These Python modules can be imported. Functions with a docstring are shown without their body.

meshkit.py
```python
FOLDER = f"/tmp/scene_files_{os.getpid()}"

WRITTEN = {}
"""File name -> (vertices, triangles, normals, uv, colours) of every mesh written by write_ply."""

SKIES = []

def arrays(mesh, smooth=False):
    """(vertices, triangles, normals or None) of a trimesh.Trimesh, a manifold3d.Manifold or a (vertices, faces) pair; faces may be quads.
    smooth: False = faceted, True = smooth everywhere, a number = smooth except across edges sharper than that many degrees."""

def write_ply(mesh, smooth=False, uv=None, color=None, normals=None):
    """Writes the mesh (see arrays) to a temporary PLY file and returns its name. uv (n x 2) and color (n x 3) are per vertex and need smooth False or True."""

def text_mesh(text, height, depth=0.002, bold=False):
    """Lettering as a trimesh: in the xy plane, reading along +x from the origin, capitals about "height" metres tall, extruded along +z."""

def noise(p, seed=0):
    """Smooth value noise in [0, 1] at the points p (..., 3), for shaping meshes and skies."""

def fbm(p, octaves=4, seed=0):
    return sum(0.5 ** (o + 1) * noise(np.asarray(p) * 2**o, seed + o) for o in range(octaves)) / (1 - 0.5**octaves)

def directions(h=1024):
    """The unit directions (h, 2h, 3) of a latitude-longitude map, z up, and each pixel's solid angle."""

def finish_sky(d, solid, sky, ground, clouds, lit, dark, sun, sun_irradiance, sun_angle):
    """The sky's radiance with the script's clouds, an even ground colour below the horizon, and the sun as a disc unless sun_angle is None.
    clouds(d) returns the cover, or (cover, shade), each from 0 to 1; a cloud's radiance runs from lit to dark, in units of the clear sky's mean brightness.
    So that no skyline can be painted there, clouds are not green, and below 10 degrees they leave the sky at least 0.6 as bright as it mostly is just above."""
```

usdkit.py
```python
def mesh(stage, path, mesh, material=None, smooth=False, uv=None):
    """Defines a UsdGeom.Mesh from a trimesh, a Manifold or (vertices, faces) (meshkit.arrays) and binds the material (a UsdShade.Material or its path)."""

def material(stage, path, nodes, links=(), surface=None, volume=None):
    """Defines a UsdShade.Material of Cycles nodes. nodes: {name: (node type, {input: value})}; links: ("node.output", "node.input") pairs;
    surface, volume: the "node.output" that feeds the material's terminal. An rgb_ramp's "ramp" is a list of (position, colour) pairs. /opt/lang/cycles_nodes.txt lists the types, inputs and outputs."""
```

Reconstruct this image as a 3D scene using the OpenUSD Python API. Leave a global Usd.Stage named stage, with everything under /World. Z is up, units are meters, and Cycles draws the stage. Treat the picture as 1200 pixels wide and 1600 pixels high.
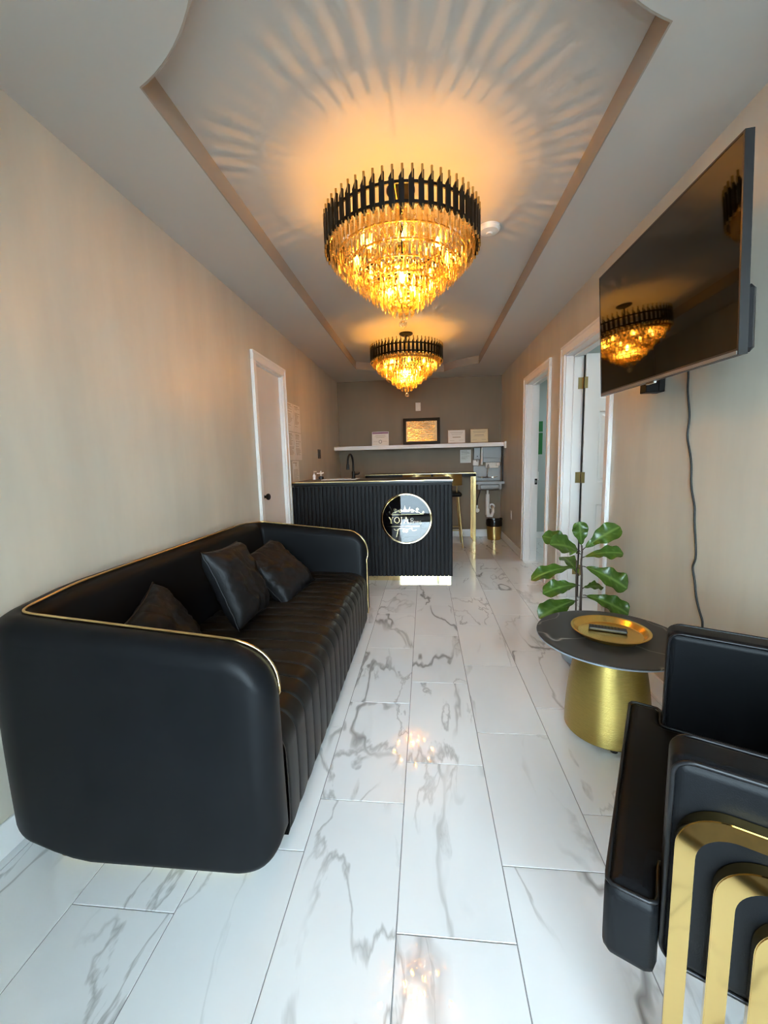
import math, random
import numpy as np
import trimesh
import usdkit
from meshkit import text_mesh, fbm, noise
from pxr import Gf, Sdf, Usd, UsdGeom, UsdLux, UsdShade
from shapely.geometry import LineString, Polygon, Point, box as sbox
from shapely.ops import unary_union
from shapely import affinity

rng = random.Random(7)
stage = Usd.Stage.CreateInMemory()
UsdGeom.SetStageUpAxis(stage, "Z")
UsdGeom.SetStageMetersPerUnit(stage, 1.0)
UsdGeom.Xform.Define(stage, "/World")
UsdGeom.Scope.Define(stage, "/World/Looks")

# ------------------------------------------------------------ camera, sky, exposure
F_PX, YAW, PITCH, ROLL, CAM_Z = 642.35, -0.1016, -0.1243, -0.0252, 1.2156
def camera():
    cy, sy = math.cos(YAW), math.sin(YAW)
    f = np.array([sy * math.cos(PITCH), cy * math.cos(PITCH), math.sin(PITCH)])
    r = np.array([cy, -sy, 0]); u = np.cross(r, f)
    r2 = math.cos(ROLL) * r + math.sin(ROLL) * u
    u2 = -math.sin(ROLL) * r + math.cos(ROLL) * u
    cam = UsdGeom.Camera.Define(stage, "/World/camera")
    m = Gf.Matrix4d(*[float(x) for x in (*r2, 0, *u2, 0, *(-f), 0, 0, 0, CAM_Z, 1)])
    cam.AddTransformOp().Set(m)
    cam.CreateHorizontalApertureAttr(36.0)
    cam.CreateVerticalApertureAttr(48.0)
    cam.CreateFocalLengthAttr(F_PX * 36.0 / 1200.0)
    cam.CreateClippingRangeAttr(Gf.Vec2f(0.03, 200))
    cam.CreateExposureAttr(1.34)
camera()
sky = UsdLux.DomeLight.Define(stage, "/World/sky")          # overcast daylight, enters by the shop front
sky.CreateColorAttr(Gf.Vec3f(0.71, 0.88, 1.0))
sky.CreateIntensityAttr(3.45)
BULB_STRENGTH = 760.0
BULB_COLOR = (1.0, 0.445, 0.062)
ADDED_LAMP = 5.5  # strength of the added side-room light panels

# ------------------------------------------------------------ helpers
_names = {}
def numbered(parent, name):
    k = (parent, name); n = _names.get(k, -1) + 1; _names[k] = n
    return f"{parent}/{name}" + (f"_{n:03d}" if n else "")
def prop(prim, label=None, cat=None, group=None, kind=None):
    for k, v in (("label", label), ("category", cat), ("group", group), ("kind", kind)):
        if v: prim.SetCustomDataByKey(k, v)
    return prim
def pth(p): return "/World" if p is None else str(p.GetPath())
def thing(name, label, cat, loc=(0, 0, 0), rotz=0.0, group=None, kind=None):
    x = UsdGeom.Xform.Define(stage, numbered("/World", name))
    x.AddTranslateOp().Set(Gf.Vec3d(*map(float, loc)))
    if rotz: x.AddRotateZOp().Set(float(rotz))
    return prop(x.GetPrim(), label, cat, group, kind)
def part(parent, name, mesh, mat, smooth=30, label=None):
    if isinstance(mesh, (list,)): mesh = trimesh.util.concatenate(mesh)
    m = usdkit.mesh(stage, numbered(pth(parent), name), mesh, M[mat], smooth=smooth).GetPrim()
    return prop(m, label)
def struct(name, parent=None):
    return prop(UsdGeom.Xform.Define(stage, numbered(pth(parent), name)).GetPrim(), kind="structure")
def smesh(name, mesh, mat, smooth=False):
    return prop(part(None, name, mesh, mat, smooth), kind="structure")
def dup(root, loc, rotz=0, label=None):
    was = root.GetCustomData()
    r = thing(root.GetName(), label or was["label"], was["category"], loc, rotz, was.get("group"))
    r.GetReferences().AddInternalReference(root.GetPath()); r.SetInstanceable(True)
    return r

def bx(x0, x1, y0, y1, z0, z1):
    b = trimesh.creation.box([abs(x1 - x0), abs(y1 - y0), abs(z1 - z0)])
    b.apply_translation([(x0 + x1) / 2, (y0 + y1) / 2, (z0 + z1) / 2]); return b
def cbx(x0, x1, y0, y1, z0, z1, c=0.003):
    """box with chamfered edges"""
    P = []
    a = [(x0, x1), (y0, y1), (z0, z1)]
    for sx in (0, 1):
        for sy in (0, 1):
            for sz in (0, 1):
                for k in range(3):
                    p = [a[i][s] + (c if s == 0 else -c) * (i != k) for i, s in enumerate((sx, sy, sz))]
                    P.append(p)
    return trimesh.convex.convex_hull(np.array(P))
def rbx(x0, x1, y0, y1, z0, z1, r, sub=2):
    s = trimesh.creation.icosphere(sub, r).vertices
    P = [s + [x, y, z] for x in (x0 + r, x1 - r) for y in (y0 + r, y1 - r) for z in (z0 + r, z1 - r)]
    return trimesh.convex.convex_hull(np.vstack(P))
def cyl(p0, p1, r, n=24, r2=None):
    p0, p1 = np.array(p0, float), np.array(p1, float)
    return tube([p0, p1], [r, r if r2 is None else r2], n)
def tube(pts, r, n=10, closed=False, caps=True):
    pts = np.array(pts, float); N = len(pts)
    r = np.full(N, r) if np.ndim(r) == 0 else np.array(r, float)
    if closed: t = np.roll(pts, -1, 0) - np.roll(pts, 1, 0)
    else: t = np.gradient(pts, axis=0) if N > 2 else np.repeat((pts[1:] - pts[:1]), 2, 0)
    t /= np.linalg.norm(t, axis=1, keepdims=True) + 1e-12
    up = np.array([0, 0, 1.0]) if abs(t[0][2]) < .9 else np.array([1.0, 0, 0])
    u = np.cross(t[0], up); u /= np.linalg.norm(u)
    V = []
    a = np.linspace(0, 2 * math.pi, n, endpoint=False)
    for i in range(N):
        u = u - t[i] * (u @ t[i]); u /= np.linalg.norm(u); w = np.cross(t[i], u)
        V.append(pts[i] + r[i] * (np.cos(a)[:, None] * u + np.sin(a)[:, None] * w))
    V = np.vstack(V); F = []
    for i in range(N if closed else N - 1):
        for j in range(n):
            A, B = i * n + j, i * n + (j + 1) % n
            C, D = ((i + 1) % N) * n + j, ((i + 1) % N) * n + (j + 1) % n
            F += [[A, B, D], [A, D, C]]
    if caps and not closed:
        V = np.vstack([V, pts[0], pts[-1]]); k = len(V)
        for j in range(n):
            F.append([k - 2, (j + 1) % n, j]); F.append([k - 1, (N - 1) * n + j, (N - 1) * n + (j + 1) % n])
    m = trimesh.Trimesh(V, F, process=False)
    if m.volume < 0: m.invert()
    return m
def lathe(prof, n=48, at=(0, 0, 0)):
    m = trimesh.creation.revolve(np.array(prof, float), sections=n)
    if m.volume < 0: m.invert()
    m.apply_translation(at); return m
def prism(poly, h, z=0.0):
    gs = getattr(poly, "geoms", [poly])
    m = trimesh.util.concatenate([trimesh.creation.extrude_polygon(g, h, engine="earcut") for g in gs if g.area > 1e-9])
    m.apply_translation([0, 0, z]); return m
def wallface_y(m, y):
    """mesh drawn in xy (z = thickness) -> stands in xz at y, thickness towards -y"""
    m = m.copy(); v = m.vertices.copy()
    m.vertices = np.stack([v[:, 0], y - v[:, 2], v[:, 1]], 1)
    if m.volume < 0: m.invert()
    return m
def xz(poly, y0, y1):
    m = prism(poly, y1 - y0); v = m.vertices.copy()
    m.vertices = np.stack([v[:, 0], y0 + v[:, 2], v[:, 1]], 1)
    if m.volume < 0: m.invert()
    return m
def moved(m, rot=None, loc=(0, 0, 0)):
    m = m.copy()
    if rot is not None:
        T = np.eye(4); T[:3, :3] = rot; m.apply_transform(T)
    m.apply_translation(loc); return m
def Rz(d): a = math.radians(d); return np.array([[math.cos(a), -math.sin(a), 0], [math.sin(a), math.cos(a), 0], [0, 0, 1]])
def Ry(d): a = math.radians(d); return np.array([[math.cos(a), 0, math.sin(a)], [0, 1, 0], [-math.sin(a), 0, math.cos(a)]])
def Rx(d): a = math.radians(d); return np.array([[1, 0, 0], [0, math.cos(a), -math.sin(a)], [0, math.sin(a), math.cos(a)]])

# ------------------------------------------------------------ materials
M = {}
def mat(name, nodes, links=(), surface="p.BSDF"):
    M[name] = usdkit.material(stage, f"/World/Looks/{name}", nodes, links, surface=surface)
def plain(name, color, rough=0.5, metal=0.0, bump=0.0, bscale=60, var=0.0, vscale=3.0, stretch=(1, 1, 1), **kw):
    n = {"p": ("principled_bsdf", {"base_color": color, "roughness": rough, "metallic": metal, **kw})}
    l = []
    if bump or var:
        n["tc"] = ("texture_coordinate", {}); n["mp"] = ("mapping", {"mapping_type": "point", "scale": stretch})
        l.append(("tc.object", "mp.vector"))
    if var:
        n["nv"] = ("noise_texture", {"scale": vscale, "detail": 5.0, "roughness": 0.6})
        a = tuple(max(0, c * (1 - var)) for c in color); b = tuple(min(1, c * (1 + var)) for c in color)
        n["rr"] = ("rgb_ramp", {"ramp": [(0.3, a), (0.7, b)]})
        l += [("mp.vector", "nv.vector"), ("nv.fac", "rr.fac"), ("rr.color", "p.base_color")]
    if bump:
        n["nb"] = ("noise_texture", {"scale": bscale, "detail": 4.0})
        n["bm"] = ("bump", {"strength": bump, "distance": 0.003})
        l += [("mp.vector", "nb.vector"), ("nb.fac", "bm.height"), ("bm.normal", "p.normal")]
    mat(name, n, l)

plain("wall_paint", (0.535, 0.490, 0.400), 0.40, bump=0.16, bscale=14, var=0.10, vscale=3.2, stretch=(1, 1, 0.22))
plain("tray_edge_brown", (0.37, 0.31, 0.25), 0.75)  # tray sides, coloured browner and darker than the ceiling
plain("accent_paint", (0.205, 0.150, 0.090), 0.55, bump=0.05, bscale=30, var=0.08, vscale=3, stretch=(1, 1, 0.3))
plain("ceiling_paint", (0.56, 0.54, 0.50), 0.75, bump=0.05, bscale=90)
plain("side_room_paint", (0.42, 0.46, 0.43), 0.6, bump=0.05, bscale=60)
plain("white_trim", (0.80, 0.79, 0.77), 0.38)
plain("door_paint", (0.66, 0.63, 0.59), 0.42, bump=0.04, bscale=30, var=0.03, vscale=2)
plain("doormat_pile", (0.085, 0.062, 0.040), 0.95, bump=1.0, bscale=220, var=0.4, vscale=40)
plain("grout", (0.26, 0.26, 0.26), 0.9, bump=0.2, bscale=200)
plain("leather", (0.005, 0.0055, 0.0065), 0.42, bump=0.10, bscale=420, var=0.15, vscale=6, specular_ior_level=0.125)
plain("leather_soft", (0.008, 0.0075, 0.007), 0.42, bump=0.14, bscale=260, var=0.2, vscale=9, specular_ior_level=0.24)
plain("piping_black", (0.008, 0.008, 0.009), 0.34, specular_ior_level=0.3)
plain("gold_polished", (0.66, 0.47, 0.185), 0.06, 1.0, bump=0.02, bscale=9)
plain("gold_trim", (0.80, 0.60, 0.28), 0.22, 1.0)
plain("gold_tray", (0.82, 0.55, 0.15), 0.22, 1.0)
plain("gold_brushed", (0.45, 0.34, 0.10), 0.28, 1.0, bump=0.35, bscale=40, var=0.10, vscale=30, stretch=(1, 1, 14), anisotropic=0.5)
plain("gold_satin", (0.55, 0.40, 0.16), 0.35, 1.0)
plain("black_metal", (0.008, 0.007, 0.006), 0.45, 0.0, specular_ior_level=0.22)
plain("black_plastic", (0.012, 0.012, 0.013), 0.35)
plain("rubber_black", (0.01, 0.01, 0.01), 0.6)
plain("slat_black", (0.007, 0.007, 0.008), 0.5, specular_ior_level=0.2)
plain("screen", (0.002, 0.0016, 0.0012), 0.03, specular_ior_level=0.7)
plain("plaque_gloss", (0.004, 0.004, 0.005), 0.02, coat_weight=1.0, coat_roughness=0.01)
plain("mirror_gold", (0.90, 0.76, 0.44), 0.05, 1.0)
plain("chrome", (0.75, 0.75, 0.74), 0.10, 1.0)
plain("steel", (0.23, 0.225, 0.215), 0.42, 0.5, bump=0.05, bscale=50, stretch=(1, 12, 1))
plain("pvc_white", (0.75, 0.74, 0.71), 0.35)
plain("paper", (0.74, 0.70, 0.63), 0.45)
plain("ink", (0.16, 0.14, 0.13), 0.6)
plain("ink_soft", (0.40, 0.33, 0.24), 0.6)
plain("ink_purple", (0.30, 0.16, 0.22), 0.6)
plain("cream_card", (0.70, 0.58, 0.36), 0.3)
plain("foil", (0.86, 0.70, 0.38), 0.16, 0.85, bump=0.9, bscale=45)
plain("frame_black", (0.008, 0.006, 0.005), 0.45, specular_ior_level=0.25)
plain("frame_wood", (0.24, 0.15, 0.07), 0.4, var=0.2, vscale=20)
plain("brass", (0.60, 0.44, 0.20), 0.25, 1.0)
plain("green_print", (0.015, 0.16, 0.035), 0.4)
plain("bin_bag", (0.01, 0.01, 0.01), 0.25, bump=0.8, bscale=30)
plain("pot_glaze", (0.40, 0.52, 0.62), 0.35, var=0.1, vscale=8)
plain("soil", (0.05, 0.035, 0.025), 0.9, bump=1.0, bscale=90)
plain("bark", (0.055, 0.035, 0.025), 0.8, bump=0.6, bscale=80)
plain("pavement", (0.22, 0.23, 0.24), 0.8, var=0.15, vscale=6)
plain("frame_dark", (0.03, 0.03, 0.03), 0.4, 0.3)
plain("table_edge", (0.30, 0.34, 0.40), 0.35)
plain("bottle_white", (0.80, 0.76, 0.70), 0.25)
mat("added_lamp_glow", {"e": ("emission", {"color": (0.80, 0.95, 1.0), "strength": ADDED_LAMP})}, surface="e.emission")
mat("bulb_glow", {"e": ("emission", {"color": BULB_COLOR, "strength": BULB_STRENGTH})}, surface="e.emission")
mat("bulb_dim", {"e": ("emission", {"color": BULB_COLOR, "strength": BULB_STRENGTH * .062})}, surface="e.emission")
mat("bulb_mid", {"e": ("emission", {"color": BULB_COLOR, "strength": BULB_STRENGTH * .055})}, surface="e.emission")
mat("crystal", {"g": ("principled_bsdf", {"base_color": (1.0, 0.88, 0.62), "roughness": 0.0, "ior": 1.52, "transmission_weight": 1.0}),  # amber tint puts the warm bulb light into the crystal colour
                "t": ("transparent_bsdf", {"color": (1.0, 0.91, 0.70)}), "m": ("mix_closure", {"fac": 0.6})},
    [("g.BSDF", "m.closure1"), ("t.BSDF", "m.closure2")], surface="m.closure")
mat("window_glass", {"t": ("transparent_bsdf", {"color": (0.96, 0.98, 0.98)}), "g": ("glossy_bsdf", {"color": (1, 1, 1), "roughness": 0.0}),
                     "f": ("fresnel", {"IOR": 1.5}), "m": ("mix_closure", {})},
    [("f.fac", "m.fac"), ("t.BSDF", "m.closure1"), ("g.BSDF", "m.closure2")], surface="m.closure")
# white marble-look porcelain: thin grey veins and a few broken grey patches, shifted from tile to tile
mat("marble", {
    "tc": ("texture_coordinate", {}), "oi": ("object_info", {}),
    "off": ("combine_xyz", {}), "r1": ("math", {"math_type": "multiply", "value2": 53.0}), "r2": ("math", {"math_type": "multiply", "value2": 91.0}),
    "r3": ("math", {"math_type": "multiply", "value2": 17.0}),
    "mp": ("mapping", {"mapping_type": "point", "rotation": (0, 0, 0.75), "scale": (1.45, 0.55, 1.0)}),
    "v": ("vector_math", {"math_type": "add"}),
    "n1": ("noise_texture", {"scale": 0.95, "detail": 5.0, "roughness": 0.48, "distortion": 0.2}),
    "s1": ("math", {"math_type": "subtract", "value2": 0.5}), "a1": ("math", {"math_type": "absolute"}),
    "c1": ("rgb_ramp", {"ramp": [(0.0, (.85, .85, .85)), (0.0038, (0.6, 0.6, 0.6)), (0.007, (0.07, 0.07, 0.07)), (0.022, (0.0, 0, 0))]}),
    "n2": ("noise_texture", {"scale": 2.0, "detail": 6.0, "roughness": 0.5, "distortion": 0.5}),
    "s2": ("math", {"math_type": "subtract", "value2": 0.47}), "a2": ("math", {"math_type": "absolute"}),
    "c2": ("rgb_ramp", {"ramp": [(0.0, (0.55, 0.55, 0.55)), (0.006, (0.3, 0.3, 0.3)), (0.012, (0, 0, 0))]}),
    "n3": ("noise_texture", {"scale": 1.9, "detail": 2.0}),
    "c3": ("rgb_ramp", {"ramp": [(0.44, (0, 0, 0)), (0.56, (1, 1, 1))]}),
    "k1": ("math", {"math_type": "multiply"}),
    "n3b": ("noise_texture", {"scale": 2.3, "detail": 2.0}),
    "c3b": ("rgb_ramp", {"ramp": [(0.45, (0, 0, 0)), (0.58, (1, 1, 1))]}),
    "k2": ("math", {"math_type": "multiply"}),
    "n4": ("noise_texture", {"scale": 1.5, "detail": 3.0, "distortion": 1.2}),
    "c4": ("rgb_ramp", {"ramp": [(0.672, (0, 0, 0)), (0.685, (0.6, 0.6, 0.6)), (0.78, (.9, .9, .9))]}),
    "n5": ("noise_texture", {"scale": 16.0, "detail": 8.0, "roughness": 0.65}),
    "c5": ("rgb_ramp", {"ramp": [(0.38, (0.12, 0.12, 0.12)), (0.56, (0.42, 0.42, 0.42)), (0.68, (0.95, 0.95, 0.95))]}),
    "k4": ("math", {"math_type": "multiply"}),
    "m1": ("math", {"math_type": "maximum"}), "m2": ("math", {"math_type": "maximum"}),
    "n6": ("noise_texture", {"scale": 1.3, "detail": 4.0}),
    "base": ("rgb_ramp", {"ramp": [(0.3, (0.70, 0.70, 0.70)), (0.7, (0.79, 0.79, 0.785))]}),
    "col": ("mix_color", {"b": (0.22, 0.21, 0.20)}),
    "p": ("principled_bsdf", {"roughness": 0.018, "specular_ior_level": 0.8, "ior": 1.52})},
    [("oi.random", "r1.value1"), ("oi.random", "r2.value1"), ("oi.random", "r3.value1"), ("r1.value", "off.x"), ("r2.value", "off.y"), ("r3.value", "off.z"),
     ("tc.object", "mp.vector"), ("mp.vector", "v.vector1"), ("off.vector", "v.vector2")]
    + [("v.vector", f"{n}.vector") for n in ("n1", "n2", "n3", "n3b", "n4", "n5", "n6")]
    + [("n1.fac", "s1.value1"), ("s1.value", "a1.value1"), ("a1.value", "c1.fac"), ("n2.fac", "s2.value1"), ("s2.value", "a2.value1"), ("a2.value", "c2.fac"),
       ("n3.fac", "c3.fac"), ("c1.color", "k1.value1"), ("c3.color", "k1.value2"), ("n3b.fac", "c3b.fac"), ("c2.color", "k2.value1"), ("c3b.color", "k2.value2"),
       ("n4.fac", "c4.fac"), ("n5.fac", "c5.fac"), ("c4.color", "k4.value1"), ("c5.color", "k4.value2"),
       ("k1.value", "m1.value1"), ("k2.value", "m1.value2"), ("m1.value", "m2.value1"), ("k4.value", "m2.value2"),
       ("n6.fac", "base.fac"), ("base.color", "col.a"), ("m2.value", "col.fac"), ("col.result", "p.base_color")])
# dark sintered stone with a few thin pale veins
mat("dark_stone", {
    "tc": ("texture_coordinate", {}), "n1": ("noise_texture", {"scale": 2.2, "detail": 3.0, "roughness": 0.4, "distortion": 0.3}),
    "s1": ("math", {"math_type": "subtract", "value2": 0.47}), "a1": ("math", {"math_type": "absolute"}),
    "c1": ("rgb_ramp", {"ramp": [(0.0, (0.22, 0.20, 0.18)), (0.003, (0.08, 0.075, 0.07)), (0.006, (0.030, 0.029, 0.028)), (0.2, (0.026, 0.025, 0.025))]}),
    "p": ("principled_bsdf", {"roughness": 0.42})},
    [("tc.object", "n1.vector"), ("n1.fac", "s1.value1"), ("s1.value", "a1.value1"), ("a1.value", "c1.fac"), ("c1.color", "p.base_color")])
# fiddle leaf: dark upper green with pale veins read from the mesh
mat("leaf", {
    "at": ("attribute", {"attribute": "vein"}), "tc": ("texture_coordinate", {}), "n": ("noise_texture", {"scale": 14.0, "detail": 3.0}),
    "g": ("rgb_ramp", {"ramp": [(0.3, (0.028, 0.072, 0.008)), (0.7, (0.066, 0.135, 0.016))]}),
    "mx": ("mix_color", {"b": (0.15, 0.245, 0.055)}),
    "p": ("principled_bsdf", {"roughness": 0.28, "specular_ior_level": 0.5}), "t": ("translucent_bsdf", {"color": (0.16, 0.30, 0.03)}),
    "m": ("mix_closure", {"fac": 0.16})},
    [("tc.object", "n.vector"), ("n.fac", "g.fac"), ("g.color", "mx.a"), ("at.fac", "mx.fac"), ("mx.result", "p.base_color"), ("p.BSDF", "m.closure1"), ("t.BSDF", "m.closure2")],
    surface="m.closure")

# ------------------------------------------------------------ the room
XL, XR, YB, YF, ZC, ZT = -1.345, 1.154, 6.47, -0.75, 2.435, 2.533
WT = 0.13                       # right wall thickness
DA = (2.775, 3.605)             # doorway to the front side room (y)
DB = (4.055, 4.905)             # doorway to the rear side room
DL = (3.275, 3.905)             # closed door in the left wall
DH = 2.035
XS, YD0, YD1, YSB, YSF = 2.75, 3.70, 3.80, 6.28, 1.6

fl = struct("floor")
part(fl, "grout_bed", bx(XL - .12, XS + .1, YF - .12, YB + .12, -0.08, -0.0025), "grout", False)
W, L, X0 = 0.305, 0.61, -0.3944
tile_mesh = {}
for k in range(-4, 11):
    xa, xb = X0 + k * W, X0 + (k + 1) * W
    ph = 0.917 + 0.2033 * (k - 1)
    j0 = int(math.floor((YF - ph) / L))
    for j in range(j0, j0 + 14):
        ya, yb = ph + j * L, ph + (j + 1) * L
        a, b = max(xa, XL - .02) + .0015, min(xb, XS) - .0015
        c, d = max(ya, YF - .1) + .0015, min(yb, YB) - .0015
        if b - a < .01 or d - c < .01: continue
        if a > XR + .02 and (d < YSF - .02 or c > YSB + .05): continue
        t = cbx(a, b, c, d, -0.012, 0.0, 0.0007)
        part(fl, "tile", t, "marble", False)

def wall_y_run(x0, x1, y0, y1, z1, holes):
    """a wall along y with openings (ya, yb, za, zb)"""
    out, y = [], y0
    for ya, yb, za, zb in sorted(holes):
        if ya > y: out.append(bx(x0, x1, y, ya, -.01, z1))
        if za > 0: out.append(bx(x0, x1, ya, yb, 0, za))
        out.append(bx(x0, x1, ya, yb, zb, z1)); y = yb
    out.append(bx(x0, x1, y, y1, -.01, z1)); return out
smesh("wall_left", wall_y_run(XL - .12, XL, YF - .12, YB + .12, ZC + .2, [(DL[0], DL[1], 0, DH)]), "wall_paint")
smesh("wall_right", wall_y_run(XR, XR + WT, YF - .12, YB + .12, ZC + .2, [(*DA, 0, DH), (*DB, 0, DH)]), "wall_paint")
smesh("wall_back", bx(XL - .12, XR + WT, YB, YB + .12, -.01, ZC + .2), "accent_paint")
# shop front behind the camera: wall with a wide glazed opening
GX0, GX1, GZ = -0.62, 1.05, 2.25
smesh("wall_front", [bx(XL - .12, GX0, YF - .12, YF, -.01, ZC + .2), bx(GX1, XR + WT, YF - .12, YF, -.01, ZC + .2), bx(GX0, GX1, YF - .12, YF, GZ, ZC + .2)], "wall_paint")
wf = struct("window_1")
part(wf, "window_frame", [bx(GX0, GX0 + .05, YF - .10, YF - .04, 0, GZ), bx(GX1 - .05, GX1, YF - .10, YF - .04, 0, GZ), bx(GX0, GX1, YF - .10, YF - .04, GZ - .05, GZ),
                          bx(GX0, GX1, YF - .10, YF - .04, 0, .06), bx(.22, .29, YF - .10, YF - .04, .06, GZ - .05)], "frame_dark", False)
part(wf, "pane", bx(GX0 + .05, .22, YF - .073, YF - .067, .06, GZ - .05), "window_glass", False)
part(wf, "pane", bx(.29, GX1 - .05, YF - .073, YF - .067, .06, GZ - .05), "window_glass", False)
dm = thing("doormat", "dark brown coir doormat inside the shop front, mirrored in the gold chair legs", "doormat", (.22, -.36, 0))
part(dm, "pile", rbx(-.55, .55, -.32, .32, .0, .016, .006), "doormat_pile", 40)
part(dm, "backing", cbx(-.57, .57, -.34, .34, .0, .005, .001), "rubber_black", False)
smesh("ground_outside", bx(-12, 12, -14, YF - .12, -.12, -.03), "pavement")

# ceiling with a raised tray whose ends are scalloped at the corners
TX0, TX1, TY0, TY1 = -0.903, 0.715, 1.411, 5.618
def arc(p, q, R, side):
    p, q = np.array(p), np.array(q); d = q - p; h = np.linalg.norm(d) / 2
    n = np.array([-d[1], d[0]]) / (2 * h) * side
    c = (p + q) / 2 + n * math.sqrt(R * R - h * h)
    a0, a1 = math.atan2(*(p - c)[::-1]), math.atan2(*(q - c)[::-1])
    da = (a1 - a0 + math.pi) % (2 * math.pi) - math.pi
    return [tuple(c + R * np.array([math.cos(a0 + da * t), math.sin(a0 + da * t)])) for t in np.linspace(0, 1, 15)]
dx, dy = 0.43, 0.42
tray = (arc((TX0, TY0), (TX0 + dx, TY0 - dy), .85, -1) + arc((TX1 - dx, TY0 - dy), (TX1, TY0), .85, -1)
        + arc((TX1, TY1), (TX1 - dx, TY1 + dy), .85, -1) + arc((TX0 + dx, TY1 + dy), (TX0, TY1), .85, -1))
tray_poly = Polygon(tray).buffer(0)
low = sbox(XL - .12, YF - .12, XR + WT, YB + .12).difference(tray_poly)
ce = struct("ceiling")
part(ce, "soffit", prism(low, ZT - ZC + .002, ZC), "ceiling_paint", 25)
part(ce, "tray_edge", prism(tray_poly.buffer(.002).difference(tray_poly.buffer(-.004)), ZT - ZC - .001, ZC - .0005), "tray_edge_brown", 25)
part(ce, "tray", bx(XL - .12, XR + WT, YF - .12, YB + .12, ZT, ZT + .1), "ceiling_paint", False)

# side rooms behind the two doorways
smesh("wall_side_room_outer", bx(XS, XS + .1, YSF - .1, YSB + .1, -.01, ZC), "side_room_paint")
smesh("wall_side_room_front", bx(XR + WT, XS, YSF - .1, YSF, -.01, ZC), "side_room_paint")
smesh("wall_side_room_middle", bx(XR + WT, XS, YD0, YD1, -.01, ZC), "side_room_paint")
smesh("wall_side_room_back", bx(XR + WT, XS, YSB, YSB + .1, -.01, ZC), "side_room_paint")
smesh("ceiling_side_room", bx(XR + WT, XS + .1, YSF - .1, YSB + .1, ZC, ZC + .1), "ceiling_paint")
smesh("baseboard_side_room", [cbx(XR + WT, XS, YSB - .014, YSB, 0, .10), cbx(XR + WT, XS, YD0 - .014, YD0, 0, .10)], "white_trim")

# baseboards, casings
CW = 0.068
smesh("baseboard_left", [cbx(XL, XL + .009, YF, DL[0] - CW, 0, .11), cbx(XL, XL + .009, DL[1] + CW, YB, 0, .11)], "white_trim")
smesh("baseboard_right", [cbx(XR - .014, XR, YF, DA[0] - CW, 0, .105), cbx(XR - .014, XR, DA[1] + CW, DB[0] - CW, 0, .105), cbx(XR - .014, XR, DB[1] + CW, YB, 0, .105)], "white_trim")
smesh("baseboard_back", cbx(XL, XR, YB - .014, YB, 0, .115), "white_trim")
def casing(name, x, sx, y0, y1, z1, mat_="white_trim"):
    o = struct(name)
    t = 0.018 * sx
    for (ya, yb) in ((y0 - CW, y0 + .004), (y1 - .004, y1 + CW)):
        part(o, "casing", [cbx(min(x, x + t), max(x, x + t), ya, yb, 0, z1 - .005, .003),
                           cbx(min(x + t, x + 1.45 * t), max(x + t, x + 1.45 * t), *((ya, ya + .02) if ya < y0 - .01 else (yb - .02, yb)), 0, z1 + CW - .0205, .003)], mat_, False)
    part(o, "head_casing", [cbx(min(x, x + t), max(x, x + t), y0 - CW + .001, y1 + CW - .001, z1 - .004, z1 + CW + .001, .004),
                            cbx(min(x + t, x + 1.45 * t), max(x + t, x + 1.45 * t), y0 - CW, y1 + CW, z1 + CW - .02, z1 + CW, .003)], mat_, False)
    return o
tr1 = casing("trim_1", XR, -1, *DA, DH)
tr2 = casing("trim_2", XR, -1, *DB, DH)
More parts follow.
